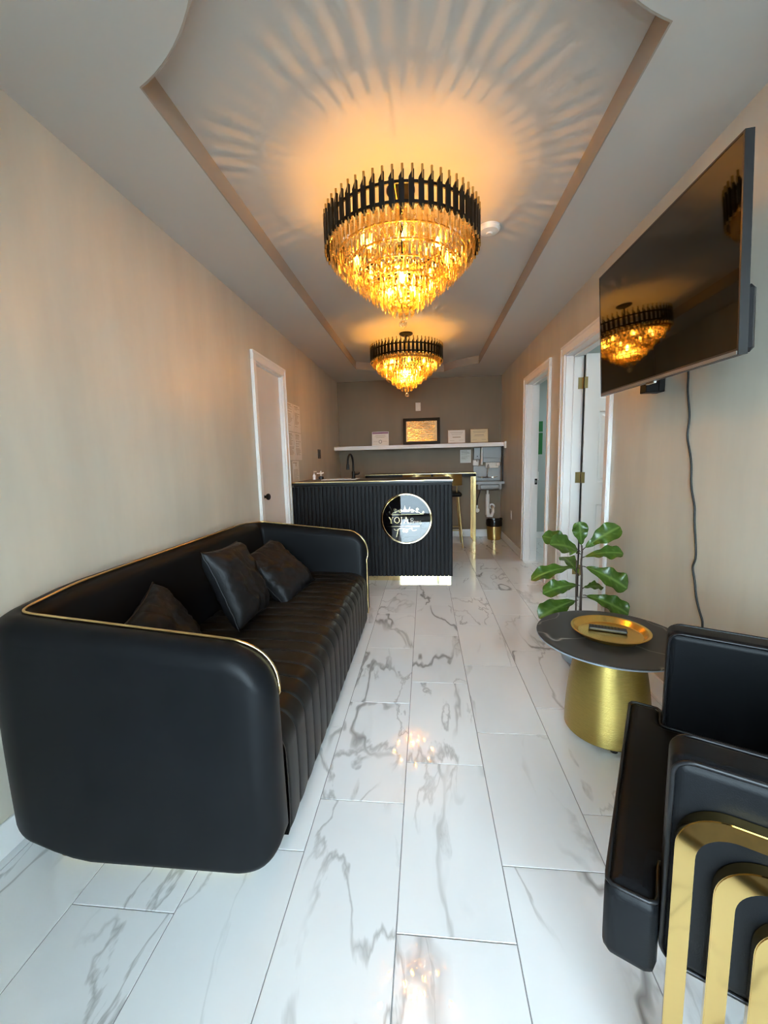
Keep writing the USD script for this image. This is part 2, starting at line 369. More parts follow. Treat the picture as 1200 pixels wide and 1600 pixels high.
tr3 = casing("trim_3", XL, 1, *DL, DH)
def jamb(o, y0, y1, stop_x):
    a, b = XR - .004, XR + WT + .004
    part(o, "jamb", [bx(a, b, y0, y0 + .016, 0, DH), bx(stop_x, stop_x + .035, y0 + .016, y0 + .028, 0, DH - .016)], "white_trim", False)
    part(o, "jamb", [bx(a, b, y1 - .016, y1, 0, DH), bx(stop_x, stop_x + .035, y1 - .028, y1 - .016, 0, DH - .016)], "white_trim", False)
    part(o, "head_jamb", [bx(a, b, y0, y1, DH - .016, DH), bx(stop_x, stop_x + .035, y0 + .016, y1 - .016, DH - .028, DH - .016)], "white_trim", False)
jamb(tr1, *DA, XR + .055); jamb(tr2, *DB, XR + .055)
part(tr2, "strike_plate", [cbx(XR + .100, XR + .128, DB[1] - .0185, DB[1] - .016, .90, .965, .001)], "black_metal", False)
part(tr2, "latch_hole", [cbx(XR + .108, XR + .120, DB[1] - .0195, DB[1] - .018, .918, .946, .0005)], "chrome", False)

# closed door in the left wall
d1 = struct("door_1")
part(d1, "door_leaf", cbx(XL - .060, XL - .022, DL[0] + .005, DL[1] - .018, .008, DH - .018, .002), "door_paint", False)
part(d1, "jamb", [bx(XL - .12, XL + .003, DL[1] - .016, DL[1], 0, DH), bx(XL - .12, XL + .003, DL[0], DL[0] + .004, 0, DH), bx(XL - .12, XL + .003, DL[0], DL[1], DH - .016, DH)], "white_trim", False)
part(d1, "hinge", [cbx(XL - .021, XL + .004, DL[1] - .0185, DL[1] - .016, 1.72, 1.81, .0008), cyl((XL - .006, DL[1] - .020, 1.72), (XL - .006, DL[1] - .020, 1.81), .005, 10)], "white_trim", 30)
def Xm(m, x, y, z):   # lathe axis z -> points along +x
    return moved(m, Ry(90), (x, y, z))
part(d1, "door_knob", [Xm(lathe([(0, 0), (.031, 0), (.031, .006), (.027, .010), (.012, .012), (.011, .034), (.020, .038), (.027, .048), (.027, .058), (.020, .066), (0, .068)], 32), XL - .022, 3.335, .938)], "black_metal", 40)

# open six-panel door in the front side room (stands at right angles to the wall)
d2 = struct("door_2")
LX0, LX1, LY0, LY1 = XR + WT + .012, XR + WT + .80, 3.560, 3.594
def six_panel(x0, x1, y0, y1, z0, z1):
    wd = x1 - x0; st, mid = .115, .10
    pw = (wd - 2 * st - mid) / 2
    rows = [(z0 + .22, z0 + .80), (z0 + .98, z0 + 1.56), (z0 + 1.66, z1 - .12)]
    face = sbox(x0, z0, x1, z1); holes = []
    for c in (x0 + st, x0 + st + pw + mid):
        for za, zb in rows: holes.append(sbox(c, za, c + pw, zb))
    body = xz(face.difference(unary_union(holes)), y0, y1)
    core = bx(x0 + .02, x1 - .02, y0 + .012, y1 - .012, z0 + .02, z1 - .02)
    ps = []
    for h in holes:
        a, b, c, d = h.bounds
        V, F = [], []
        loops = [(0, .0), (.010, .0115), (.026, .0115), (.050, .003)]
        for off, dep in loops:
            V += [(a + off, y0 + dep, b + off), (c - off, y0 + dep, b + off), (c - off, y0 + dep, d - off), (a + off, y0 + dep, d - off)]
        for i in range(3):
            for j in range(4):
                A, B = i * 4 + j, i * 4 + (j + 1) % 4
                F += [[A, B, B + 4], [A, B + 4, A + 4]]
        F += [[12, 13, 14], [12, 14, 15]]
        ps.append(trimesh.Trimesh(np.array(V), np.array(F), process=False))
    return body, core, ps
body, core, ps = six_panel(LX0, LX1, LY0, LY1, .012, DH - .012)
part(d2, "door_leaf", [body, core], "white_trim", False)
for q in ps: part(d2, "panel", q, "white_trim", False)
for hz in (1.80, 1.035, .25):
    part(d2, "hinge", [cbx(XR + .092, XR + WT + .003, DA[1] - .0195, DA[1] - .016, hz - .045, hz + .045, .001), cyl((XR + WT + .006, DA[1] - .022, hz - .048), (XR + WT + .006, DA[1] - .022, hz + .048), .0065, 12),
                       cbx(XR + WT + .003, XR + WT + .030, LY0 - .0015, LY0 + .001, hz - .045, hz + .045, .0006)], "brass", 30)
part(d2, "gap_seal", bx(XR + WT + .002, XR + WT + .012, LY0 + .012, LY0 + .02, .01, DH - .02), "rubber_black", False)  # black strip standing in for the shade in the hinge gap

# added light panels, out of view, to brighten the side rooms (daylight-white)
for (lx, ly, lab) in ((2.05, 2.6, "added unseen light panel brightening the side room with the open panelled door"), (1.95, 5.0, "added unseen light panel brightening the rear side room with the green posters")):
    t = thing("ceiling_light", lab, "added light", (lx, ly, ZC))
    part(t, "frame", [bx(-.32, -.30, -.32, .32, -.03, 0), bx(.30, .32, -.32, .32, -.03, 0), bx(-.30, .30, -.32, -.30, -.03, 0), bx(-.30, .30, .30, .32, -.03, 0)], "white_trim", False)
    part(t, "diffuser", bx(-.30, .30, -.30, .30, -.02, -.005), "added_lamp_glow", False)

# ------------------------------------------------------------ chandeliers
def chandelier(loc):
    t = thing("chandelier", "large tiered crystal chandelier nearest the sofa, its black fin band filling mid ceiling", "chandelier", loc, group=None)
    H = ZT        # local z = world z - ZT, ceiling at 0
    R, zb, zt = .378, -.292, -.150
    NF = 58
    for i in range(NF):
        a = 2 * math.pi * i / NF
        w, th = .0112, .005
        # slanted-top fin outline in (tangent, z)
        poly = Polygon([(-w, zb + .012), (-w * .2, zb), (w, zb + .006), (w, zt), (w * .3, zt - .004), (-w, zt - .030)])
        m = xz(poly, -th, th)
        m = moved(m, Rz(math.degrees(a) + 90), (R * math.cos(a), R * math.sin(a), 0))
        f = part(t, "fin", m, "black_metal", False)
        rp = np.array([(R + .001) * math.cos(a + .012), (R + .001) * math.sin(a + .012), 0])
        part(f, "rod", cyl(rp + [0, 0, zt - .034], rp + [0, 0, zt + .020], .0052, 10), "gold_satin", 40)
        part(f, "rod", cyl(rp + [0, 0, zb - .012], rp + [0, 0, zb + .014], .0052, 10), "gold_satin", 40)
    ring = lambda r, z, h, w=.004: lathe([(r - w, z), (r + w, z), (r + w, z + h), (r - w, z + h), (r - w, z)], 72)
    part(t, "ring", [ring(R - .010, zt - .045, .012), ring(R - .010, zb + .022, .012)], "black_metal", 30, "black metal ring")
    tiers = [(.352, -.262, -.350, 72), (.312, -.312, -.392, 62), (.264, -.358, -.436, 52), (.210, -.402, -.480, 42), (.155, -.446, -.524, 31), (.104, -.488, -.560, 20), (.054, -.530, -.594, 10)]
    part(t, "tier_frame", [ring(r, z0 + .002, .008, .003) for r, z0, z1, n in tiers] +
         [cyl((0, 0, zt - .04), ((R - .01) * math.cos(k * math.pi / 1.5 + .5), (R - .01) * math.sin(k * math.pi / 1.5 + .5), zt - .04), .0026, 8) for k in range(3)] +
         [cyl((tiers[i][0] * math.cos(b), tiers[i][0] * math.sin(b), tiers[i][1]), (tiers[i + 1][0] * math.cos(b), tiers[i + 1][0] * math.sin(b), tiers[i + 1][1]), .003, 6) for i in range(6) for b in (0.3, 2.4, 4.5)], "gold_satin", 30, "gilt rings and arms carrying the crystals")
    for ti, (r, z0, z1, n) in enumerate(tiers):
        for i in range(n):
            a = 2 * math.pi * (i + .5 * (ti % 2)) / n
            w = .0104; h = z0 - z1
            # faceted drop: pointed bar
            k = 6; ang = np.arange(k) * 2 * math.pi / k
            prof = [(.35, 0), (1.0, -.14), (1.0, -.72), (.0, -1.0)]
            V = []
            for s, zz in prof[:3]: V += [(s * w * math.cos(q), s * w * .62 * math.sin(q), zz * h) for q in ang]
            V.append((0, 0, -h)); V.append((0, 0, 0.0))
            m = trimesh.convex.convex_hull(np.array(V))
            m = moved(m, Rz(math.degrees(a) + 90 + rng.uniform(-14, 14)), (r * math.cos(a), r * math.sin(a), z0))
            part(t, "crystal", m, "crystal", False)
    fill = []
    for ti, (r, z0, z1, n) in enumerate(tiers[:6]):
        for row, (dr, zz) in enumerate(((.018, -.004), (.034, -.020))):
            nn = int(n * .9)
            for i in range(nn):
                a = 2 * math.pi * (i + .37 * row + rng.random() * .25) / nn
                k = 4; V = [(.008 * math.cos(q) * f_, .0055 * math.sin(q) * f_, z_) for f_, z_ in ((.5, 0), (1, -.008), (1, -.036)) for q in np.arange(k) * math.pi / 2 + rng.random()] + [(0, 0, -.050)]
                fill.append(moved(trimesh.convex.convex_hull(np.array(V)), Rz(math.degrees(a) + 90), ((r - dr) * math.cos(a), (r - dr) * math.sin(a), z0 + zz)))
    pf = part(t, "crystal_beads", fill, "crystal", False, "small inner crystal drops behind the outer rows"); prop(pf, kind="stuff")
    part(t, "finial", trimesh.util.concatenate([moved(trimesh.creation.icosphere(2, .021), None, (0, 0, -.628))]), "crystal", False, "clear crystal ball at the bottom tip")
    part(t, "finial_cap", [cyl((0, 0, -.607), (0, 0, -.435), .004, 12)], "gold_satin", 30)
    part(t, "stem", [cyl((0, 0, -.02), (0, 0, -.378), .0075, 14), lathe([(0, -.30), (.03, -.295), (.034, -.28), (.03, -.265), (0, -.26)], 24)], "black_metal", 30)
    part(t, "canopy", lathe([(0, 0), (.070, 0), (.070, -.010), (.052, -.022), (0, -.026)], 40), "black_metal", 30)
    bl = lathe([(0, 0), (.008, .001), (.013, .014), (.012, .028), (.005, .044), (0, .050)], 14)
    for (n, rr, zb_, ph) in ((1, .0, -.430, 0), (5, .065, -.490, .6), (8, .225, -.345, .1)):
        for k in range(n):
            a = 2 * math.pi * k / n + ph; cx, cy = rr * math.cos(a), rr * math.sin(a)
            part(t, "bulb", moved(bl, None, (cx, cy, zb_)), "bulb_glow" if n == 1 else "bulb_mid" if n == 5 else "bulb_dim", 40)
            if n > 1: part(t, "socket", [cyl((cx, cy, zb_ - .035), (cx, cy, zb_ - .0005), .008, 10), tube([(0, 0, zb_ - .03), (cx * .5, cy * .5, zb_ - .05), (cx, cy, zb_ - .035)], .004, 8)], "gold_satin", 40)
    return t
ch = chandelier((-.102, 2.20, ZT))
dup(ch, (-.181, 4.512, ZT), 3.0, "tiered crystal chandelier hanging farther back, over the reception counter")
t = thing("smoke_detector", "small round white smoke detector on the ceiling beside the nearest chandelier", "smoke detector", (.385, 2.60, ZT))
part(t, "body", lathe([(0, 0), (.062, 0), (.062, -.012), (.052, -.026), (.020, -.032), (0, -.032)], 36), "pvc_white", 30)
part(t, "sensor_cap", lathe([(0, -.032), (.018, -.032), (.016, -.040), (0, -.041)], 24), "white_trim", 30)

# ------------------------------------------------------------ sofa
def sofa():
    t = thing("sofa", "long black leather tub sofa with gold piping along the left wall", "sofa")
    SX0, YN, YF_, XT = -1.268, 1.052, 2.935, -.425     # centreline
    RC = .09
    P = []
    def seg(a, b, step=.012):
        n = max(2, int(np.linalg.norm(np.subtract(b, a)) / step)); return [np.array(a) + (np.array(b) - a) * q for q in np.linspace(0, 1, n)]
    # dense near the tips
    ease = lambda n, L0: [L0 * (1 - math.cos(q * math.pi / 2)) for q in np.linspace(0, 1, n)]
    for d in ease(14, .14): P.append(np.array([XT - d, YN]))
    P += seg((XT - .15, YN), (SX0 + RC, YN), .05)
    for q in np.linspace(0, 1, 14)[1:]:
        a = -math.pi / 2 - q * math.pi / 2; P.append(np.array([SX0 + RC + RC * math.cos(a), YN + RC + RC * math.sin(a)]))
    P += seg((SX0, YN + RC + .05), (SX0, YF_ - RC - .05), .08)
    for q in np.linspace(0, 1, 14):
        a = math.pi - q * math.pi / 2; P.append(np.array([SX0 + RC + RC * math.cos(a), YF_ - RC + RC * math.sin(a)]))
    P += seg((SX0 + RC + .05, YF_), (XT - .15, YF_), .05)
    for d in ease(14, .14)[::-1]: P.append(np.array([XT - d, YF_]))
    P = np.array(P); N = len(P)
    T = np.gradient(P, axis=0); T /= np.linalg.norm(T, axis=1, keepdims=True)
    Nrm = np.stack([T[:, 1], -T[:, 0]], 1)      # outward?
    c = np.array([-.7, 2.0])
    for i in range(N):
        pass
    def ztop(x, y):
        q = min(1, max(0, min(y - YN - .02, YF_ - .02 - y) / .28)); q = q * q * (3 - 2 * q)
        return float(np.clip(.708 + (-.47 - x) * .108, .700, .787)) + .022 * q
    RZ, RT = .14, .060
    rings, pip = [], []
    NB = 6
    for i in range(N):
        x, y = P[i]
        d = max(0.0, XT - x) if (y < YN + .02 or y > YF_ - .02) else 9
        dz = RZ * (1 - math.sqrt(max(0, 1 - (1 - min(d, RZ) / RZ) ** 2)))
        ds = math.sqrt(max(.0, 1 - (1 - min(d, RT) / RT) ** 2)) * .93 + .07
        cr = 0.0
        for yc in (YN, YF_): cr = max(cr, 1 - min(1.0, math.hypot(x - SX0, y - yc) / .26))
        zt_, zb_ = ztop(x, y) - dz, .034 + dz * .85 + .09 * cr ** 1.6
        ho, hi = .062 * ds, .066 * ds
        back = float(np.clip((-.95 - x) / .25, 0, 1))
        slope = (.03 + .09 * back) * ds
        ro = .058 * ds
        h = zt_ - zb_
        prof = []
        # outer bottom rounding, outer face with a soft bulge, crest, inner face
        for q in np.linspace(0, 1, 5): a = -math.pi / 2 + q * math.pi / 2; prof.append((ho - .03 * ds + .03 * ds * math.cos(a), zb_ + .03 + .03 * math.sin(a)))
        for q in np.linspace(.12, .88, 7): prof.append((ho + (.010 - .006 * back) * math.sin(q * math.pi) * ds, zb_ + .03 + (h - .03 - ro) * q))
        for q in np.linspace(0, 1, 9): a = q * math.pi; prof.append((ro * math.cos(a) + (ho - ro) * (1 - q) + (-(hi - ro)) * q, zt_ - ro + ro * math.sin(a)))
        for q in np.linspace(.15, 1, 6): prof.append((-hi - slope * q, zt_ - ro - (h - ro) * q))
        prof = np.array(prof)
        # outward normal: away from the middle of the sofa
        n = Nrm[i]
        if n @ (P[i] - c) < 0: n = -n
        rings.append(np.column_stack([x + n[0] * prof[:, 0], y + n[1] * prof[:, 0], prof[:, 1]]))
        o = -.022 * ds - .020 * (1 - min(d, .10) / .10)
        pip.append((x + n[0] * o, y + n[1] * o, zt_ + .0015))
    K = len(rings[0]); V = np.vstack(rings); F = []
    for i in range(N - 1):
        for j in range(K):
            A, B = i * K + j, i * K + (j + 1) % K
            F += [[A, B, B + K], [A, B + K, A + K]]
    for i in (0, N - 1):
        V = np.vstack([V, rings[i].mean(0)]); ci = len(V) - 1
        for j in range(K): F.append([ci, i * K + j, i * K + (j + 1) % K])
    m = trimesh.Trimesh(V, F, process=False); trimesh.repair.fix_normals(m)
    part(t, "tub_shell", m, "leather", 60)
    # piping on the crest and down both front ends
    z0 = pip[0][2]; ze = pip[-1][2]
    a = [(XT - .030, YN + .064, z) for z in np.linspace(.10, z0 - .05, 8)]
    b = [(XT + .001, YF_ - .020, ze - .03)] + [(XT - .006, YF_ - .040, z) for z in np.linspace(ze - .06, .10, 8)]
    part(t, "piping", tube(a + pip + b, .0045, 8), "gold_trim", 60, "thin gold piping along the top edge")
    # seat with channel seams
    prof = [(-1.21, .06), (-1.21, .36), (-1.19, .395)] + [(xx, .412 + .012 * math.sin((xx + 1.16) / .68 * math.pi)) for xx in np.linspace(-1.16, -.55, 9)]
    r = .085
    for q in np.linspace(0, 1, 9): a_ = math.pi / 2 - q * math.pi / 2; prof.append((-.523 + r * math.cos(a_), .325 + r * math.sin(a_)))
    prof += [(-.436, .24), (-.436, .15), (-.438, .07), (-.445, .05)]
    prof = np.array(prof); tg = np.gradient(prof, axis=0); tg /= np.linalg.norm(tg, axis=1, keepdims=True); nn = np.stack([-tg[:, 1], tg[:, 0]], 1)
    if nn[8][1] < 0: nn = -nn
    y0, y1, sp = 1.125, 2.868, .0972
    ys = []
    k0 = 1.141
    y = k0
    while y < y1 - .02:
        ys += [y + q for q in (-.012, -.0055, -.0025, 0, .0025, .0055, .012, .03, .048)]; y += sp
    ys = sorted([v for v in ys if y0 < v < y1] + [y0, y1])
    rows = []
    for y in ys:
        u = ((y - k0 + sp / 2) % sp) - sp / 2
        dd = -.0075 * math.exp(-(u / .0042) ** 2) + .003 * (1 - math.exp(-(u / .02) ** 2))
        q = prof + nn * dd
        rows.append(np.column_stack([q[:, 0], np.full(len(q), y), q[:, 1]]))
    K = len(prof); V = np.vstack(rows); F = []
    for i in range(len(rows) - 1):
        for j in range(K - 1):
            A = i * K + j; F += [[A, A + 1, A + K + 1], [A, A + K + 1, A + K]]
        A, B = i * K, i * K + K - 1; F += [[A, A + K, B + K], [A, B + K, B]]
    m = trimesh.Trimesh(V, F, process=False); trimesh.repair.fix_normals(m)
    part(t, "seat", m, "leather_soft", 60)
    part(t, "plinth", [rbx(-1.16, -.53, 1.04, 2.955, 0.0, .040, .015)], "gold_trim", 30, "low gold base")
sofa()

def pillow(size, th, seed, label, loc, rot):
    n = 34; u = np.linspace(-1, 1, n); U, Vv = np.meshgrid(u, u, indexing="ij")
    pull = 1 - .07 * (1 - np.abs(U * 1.0) ** 2) * (np.abs(Vv) ** 6) ; pull2 = 1 - .07 * (1 - Vv ** 2) * (np.abs(U) ** 6)
    X = U * size / 2 * pull2; Y = Vv * size / 2 * pull
    e = np.clip((1 - U ** 4) * (1 - Vv ** 4), 0, 1)
    prof = th / 2 * e ** .55
    pts = np.stack([X * 7, Y * 7, np.zeros_like(X)], -1)
    edge = np.maximum(np.abs(U), np.abs(Vv))
    wr = (fbm(pts * [2.6, 2.6, 1], 5, seed) - .5) * .036 * e ** .5 + (noise(np.stack([np.arctan2(Y, X) * 9, edge * 2.0, X * 0], -1), seed) - .5) * .034 * edge ** 3 * e ** .3
    top = np.stack([X, Y, prof + wr], -1); bot = np.stack([X, Y, -prof * .9 + wr * .5], -1)
    V = np.vstack([top.reshape(-1, 3), bot.reshape(-1, 3)]); F = []
    for i in range(n - 1):
        for j in range(n - 1):
            A = i * n + j; F += [[A, A + n, A + n + 1], [A, A + n + 1, A + 1]]
            B = A + n * n; F += [[B, B + n + 1, B + n], [B, B + 1, B + n + 1]]
    m = trimesh.Trimesh(V, F); m.merge_vertices(); trimesh.repair.fix_normals(m)
    t = thing("pillow", label, "pillow", loc)
    part(t, "cover", moved(m, rot), "cushion_cloth", 70)
    s = np.linspace(-1, 1, 30); loop = [(q, -1) for q in s] + [(1, q) for q in s[1:]] + [(q, 1) for q in s[::-1][1:]] + [(-1, q) for q in s[::-1][1:-1]]
    L_ = []
    for a, b in loop:
        p2, p1 = 1 - .07 * (1 - b * b) * abs(a) ** 6, 1 - .07 * (1 - a * a) * abs(b) ** 6
        L_.append((a * size / 2 * p2, b * size / 2 * p1, (noise(np.array([a * 6., b * 6., seed])) - .5) * .004))
    part(t, "seam", moved(tube(L_, .0035, 6, closed=True), rot), "piping_black", 60)
    return t
plain("cushion_cloth", (0.007, 0.007, 0.008), 0.5, bump=0.4, bscale=70, specular_ior_level=0.22)
# pillow frame: local z = face normal, local x = up the face, local y = along the sofa
def pframe(lean, yaw, spin=0):
    # start: face normal +x, up = +z
    B = np.array([[0, 0, 1.0], [0, -1, 0], [1, 0, 0]])     # columns: local x->z, y->-y, z->x
    return Rz(yaw) @ Ry(-lean) @ B @ Rz(spin)
pillow(.33, .14, 3, "black cushion nearest the sofa's front arm, half hidden by it", (-1.045, 1.49, .550), pframe(28, 10, 14))
pillow(.40, .15, 5, "black cushion standing upright in the middle of the sofa", (-.945, 1.93, .625), pframe(24, 4, -4))
pillow(.40, .15, 9, "black cushion leaning at the far arm of the sofa", (-.915, 2.41, .550), pframe(46, -16, 10))

# ------------------------------------------------------------ armchair
def armchair():
    t = thing("armchair", "black leather armchair with nested gold arch legs at the right edge", "armchair", (.40, .67, 0), -28.3)
    def soft(x0, x1, y0, y1, z0, z1, r): return rbx(x0, x1, y0, y1, z0, z1, r, 3)
    def rect_loop(a0, a1, z0, z1, r, fn):
        pts = []
        for (cx, cz, s) in ((a1 - r, z1 - r, 0), (a0 + r, z1 - r, 90), (a0 + r, z0 + r, 180), (a1 - r, z0 + r, 270)):
            for q in np.linspace(0, 90, 7): b = math.radians(s + q); pts.append(fn(cx + r * math.cos(b), cz + r * math.sin(b)))
        return pts
    # T-shaped seat cushion
    T = unary_union([sbox(-.088, -.008, .0, .674), sbox(-.02, .087, .44, .579)])
    T = T.buffer(-.018).buffer(.018, quad_segs=6).buffer(.0)
    def padded(poly, z0, z1, r, steps=5):
        rings = []
        def ringpts(p, n=160):
            e = p.exterior; return np.array([e.interpolate(q, normalized=True).coords[0] for q in np.linspace(0, 1, n, endpoint=False)])
        base = ringpts(poly)
        e = np.roll(base, -1, 0) - np.roll(base, 1, 0); e /= np.linalg.norm(e, axis=1, keepdims=True); nrm = np.stack([e[:, 1], -e[:, 0]], 1)
        if not poly.exterior.is_ccw: nrm = -nrm
        lay = []
        for q in np.linspace(0, 1, steps): a = math.pi / 2 * q; lay.append((r * (1 - math.sin(a)), z0 + r * (1 - math.cos(a))))
        for q in np.linspace(0, 1, steps): a = math.pi / 2 * q; lay.append((r * (1 - math.cos(a)), z1 - r * (1 - math.sin(a))))
        V = [np.column_stack([base - nrm * ins, np.full(len(base), z)]) for ins, z in lay]
        n = len(base); F = []
        for i in range(len(lay) - 1):
            for j in range(n):
                A, B = i * n + j, i * n + (j + 1) % n; F += [[A, B, B + n], [A, B + n, A + n]]
        Vs = np.vstack(V)
        m = trimesh.Trimesh(Vs, F, process=False)
        tp = Polygon(base - nrm * r).buffer(0)
        capt = trimesh.creation.triangulate_polygon(tp, engine="earcut")
        for z, fl_ in ((z1, 1), (z0, 0)):
            cf = np.array(capt[1]); cv = np.column_stack([capt[0], np.full(len(capt[0]), z)])
            cm = trimesh.Trimesh(cv, cf if fl_ else cf[:, ::-1], process=False)
            if (cm.face_normals[:, 2].mean() > 0) != bool(fl_): cm.invert()
            m = trimesh.util.concatenate([m, cm])
        lp = base - nrm * .004
        return m, lp
    m, lp = padded(T, .275, .437, .028)
    s = part(t, "seat_cushion", m, "leather", 60)
    lp2 = [(x, y, .4325) for x, y in lp]
    part(s, "piping", tube(lp2, .0042, 8, closed=True), "piping_black", 60)
    for (y0, y1) in ((0.0, .085), (.580, .665)):
        a = part(t, "arm_pad", soft(.0, .44, y0, y1, .325, .718, .022), "leather", 60)
        for yy in (y0 + .004, y1 - .004):
            part(a, "piping", tube(rect_loop(.004, .436, .329, .714, .030, lambda q, z: (q, yy, z)), .0042, 8, closed=True), "piping_black", 60)
    b = part(t, "backrest", moved(soft(.36, .45, .087, .578, .40, .80, .03)), "leather", 60)
    part(b, "piping", tube(rect_loop(.091, .574, .404, .796, .035, lambda q, z: (.366, q, z)), .0042, 8, closed=True), "piping_black", 60)
    def arch(a0, top, w):
        a1 = .44 - a0; r = .070
        def sh(x0, x1, zt_, rr): return unary_union([sbox(x0, 0, x1, zt_ - rr), sbox(x0 + rr, zt_ - 2 * rr, x1 - rr, zt_), Point(x0 + rr, zt_ - rr).buffer(rr, quad_segs=12), Point(x1 - rr, zt_ - rr).buffer(rr, quad_segs=12)])
        return sh(a0, a1, top, r).difference(affinity.translate(sh(a0 + w, a1 - w, top - w, r - w * .55), 0, -.001))
    for (y0, y1) in ((-.024, -.001), (.666, .689)):
        for a0, top in ((.012, .650), (.065, .588), (.118, .518)):
            poly = arch(a0, top, .0275).simplify(.0004)
            body = xz(poly.buffer(-.0015), y0, y1); core = xz(poly, y0 + .0015, y1 - .0015)
            part(t, "arch_leg", [body, core], "gold_polished", 25, "polished gold arched leg strip")
    part(t, "seat_frame", [cbx(.06, .36, .10, .56, .285, .33, .004)], "black_metal", False)
armchair()

# ------------------------------------------------------------ side table, tray, remote, plant
TXc, TYc, TZ = .784, 1.778, .445
t = thing("side_table", "round black stone side table on a bell-shaped brushed gold base", "side table", (TXc, TYc, 0))
part(t, "tabletop", lathe([(0, TZ - .012), (.288, TZ - .012), (.2945, TZ - .009), (.297, TZ - .006), (.2965, TZ - .0012), (.295, TZ), (0, TZ)], 96), "dark_stone", 25)
part(t, "edge_band", lathe([(.288, TZ - .0125), (.2975, TZ - .0095), (.2982, TZ - .004), (.2965, TZ - .0040), (.2965, TZ - .009), (.288, TZ - .0125)], 96), "table_edge", 30, "pale bevelled rim of the tabletop")
bp = [(0, .024), (.168, .024), (.1705, .028)] + [(.1705 - .048 * (q ** 1.9), .03 + .385 * q) for q in np.linspace(0.02, 1, 18)] + [(.118, TZ - .016), (0, TZ - .016)]
part(t, "base", lathe(bp, 96), "gold_brushed", 30)
for k in range(3):
    a = k * 2.094 + 2.45; part(t, "foot", [lathe([(0, 0), (.014, 0), (.014, .025), (0, .025)], 16, (.135 * math.cos(a) * 1.0, .135 * math.sin(a), 0))], "rubber_black", 30)
t = thing("serving_tray", "round gold tray with raised rim on the black side table", "tray", (.788, 1.790, TZ))
part(t, "tray_dish", lathe([(0, .001), (.118, .001), (.128, .003), (.146, .022), (.153, .0245), (.1555, .0260), (.153, .0272), (.144, .0245), (.126, .0065), (.121, .0045), (0, .0045)], 80), "gold_tray", 22)
t = thing("remote_control", "slim black remote control lying in the gold tray", "remote control", (.788, 1.812, TZ + .0048), math.degrees(math.atan2(-.056, .146)))
part(t, "body", rbx(-.075, .075, -.019, .019, .0, .016, .006), "black_plastic", 40)
for i in range(9):
    for j in range(3): part(t, "button", lathe([(0, .0155), (.0038, .0155), (.0036, .0161), (0, .0162)], 10, (-.058 + i * .0125, -.0105 + j * .0105, 0)), "rubber_black", 40)

def leaf_mesh(base, tip, width, up, droop, seed):
    base, tip = np.array(base, float), np.array(tip, float)
    ax = tip - base; L = np.linalg.norm(ax); ax /= L
    up = np.array(up, float); up -= ax * (up @ ax); up /= np.linalg.norm(up); sd = np.cross(ax, up)
    nu, nv = 22, 11
    V, ve = [], []
    for i in range(nu):
        s = i / (nu - 1)
        # fiddle outline: narrow waist near the base, wide towards the tip
        w = width * .36 * max(.0, s ** .75 * max(0, 1 - s ** 5) ** .6 / .68 - .13 * math.exp(-((s - .27) / .11) ** 2)) + .0015
        mid = base + ax * L * s + up * (droop * L * (4 * s * (1 - s)) ** 1.0 * .5)
        for j in range(nv):
            v = -1 + 2 * j / (nv - 1)
            wave = (noise(np.array([s * 6.0, np.sign(v) * 3.0, seed * 1.7])) - .5) * .60 * abs(v) ** 1.6 + .22 * math.sin(s * 19 + seed + v) * abs(v) ** 2
            lift = .22 * abs(v) ** 1.3 + wave
            V.append(mid + sd * (v * w) + up * (lift * w))
            side = abs(v)
            rib = max(0, 1 - abs(((s * 6.5 - side * 1.15) % 1) - .5) / .09) * .55 * (side < .93) * (side > .05)
            ve.append(max(math.exp(-(v / .07) ** 2), rib))
    V = np.array(V); F = []
    for i in range(nu - 1):
        for j in range(nv - 1):
            A = i * nv + j; F += [[A, A + nv, A + nv + 1], [A, A + nv + 1, A + 1]]
    # slight thickness
    m = trimesh.Trimesh(V, F, process=False); n = m.vertex_normals
    V2 = np.vstack([V + n * .0006, V - n * .0006]); F = np.array(F); k = len(V)
    F2 = np.vstack([F, F[:, ::-1] + k])
    return trimesh.Trimesh(V2, F2, process=False), ve + ve
def pt(px, py, y):
    """photo pixel -> point of the room at depth y (used once, to lay the plant's leaves out in 3-D)"""
    cy, sy = math.cos(YAW), math.sin(YAW)
    f = np.array([sy * math.cos(PITCH), cy * math.cos(PITCH), math.sin(PITCH)]); r = np.array([cy, -sy, 0]); u = np.cross(r, f)
    r2 = math.cos(ROLL) * r + math.sin(ROLL) * u; u2 = -math.sin(ROLL) * r + math.cos(ROLL) * u
    d = (px - 600) / F_PX * r2 - (py - 800) / F_PX * u2 + f
    return np.array([0, 0, CAM_Z]) + d * (y / d[1])
PY = 2.44
PXc = pt(907, 955, PY)[0]
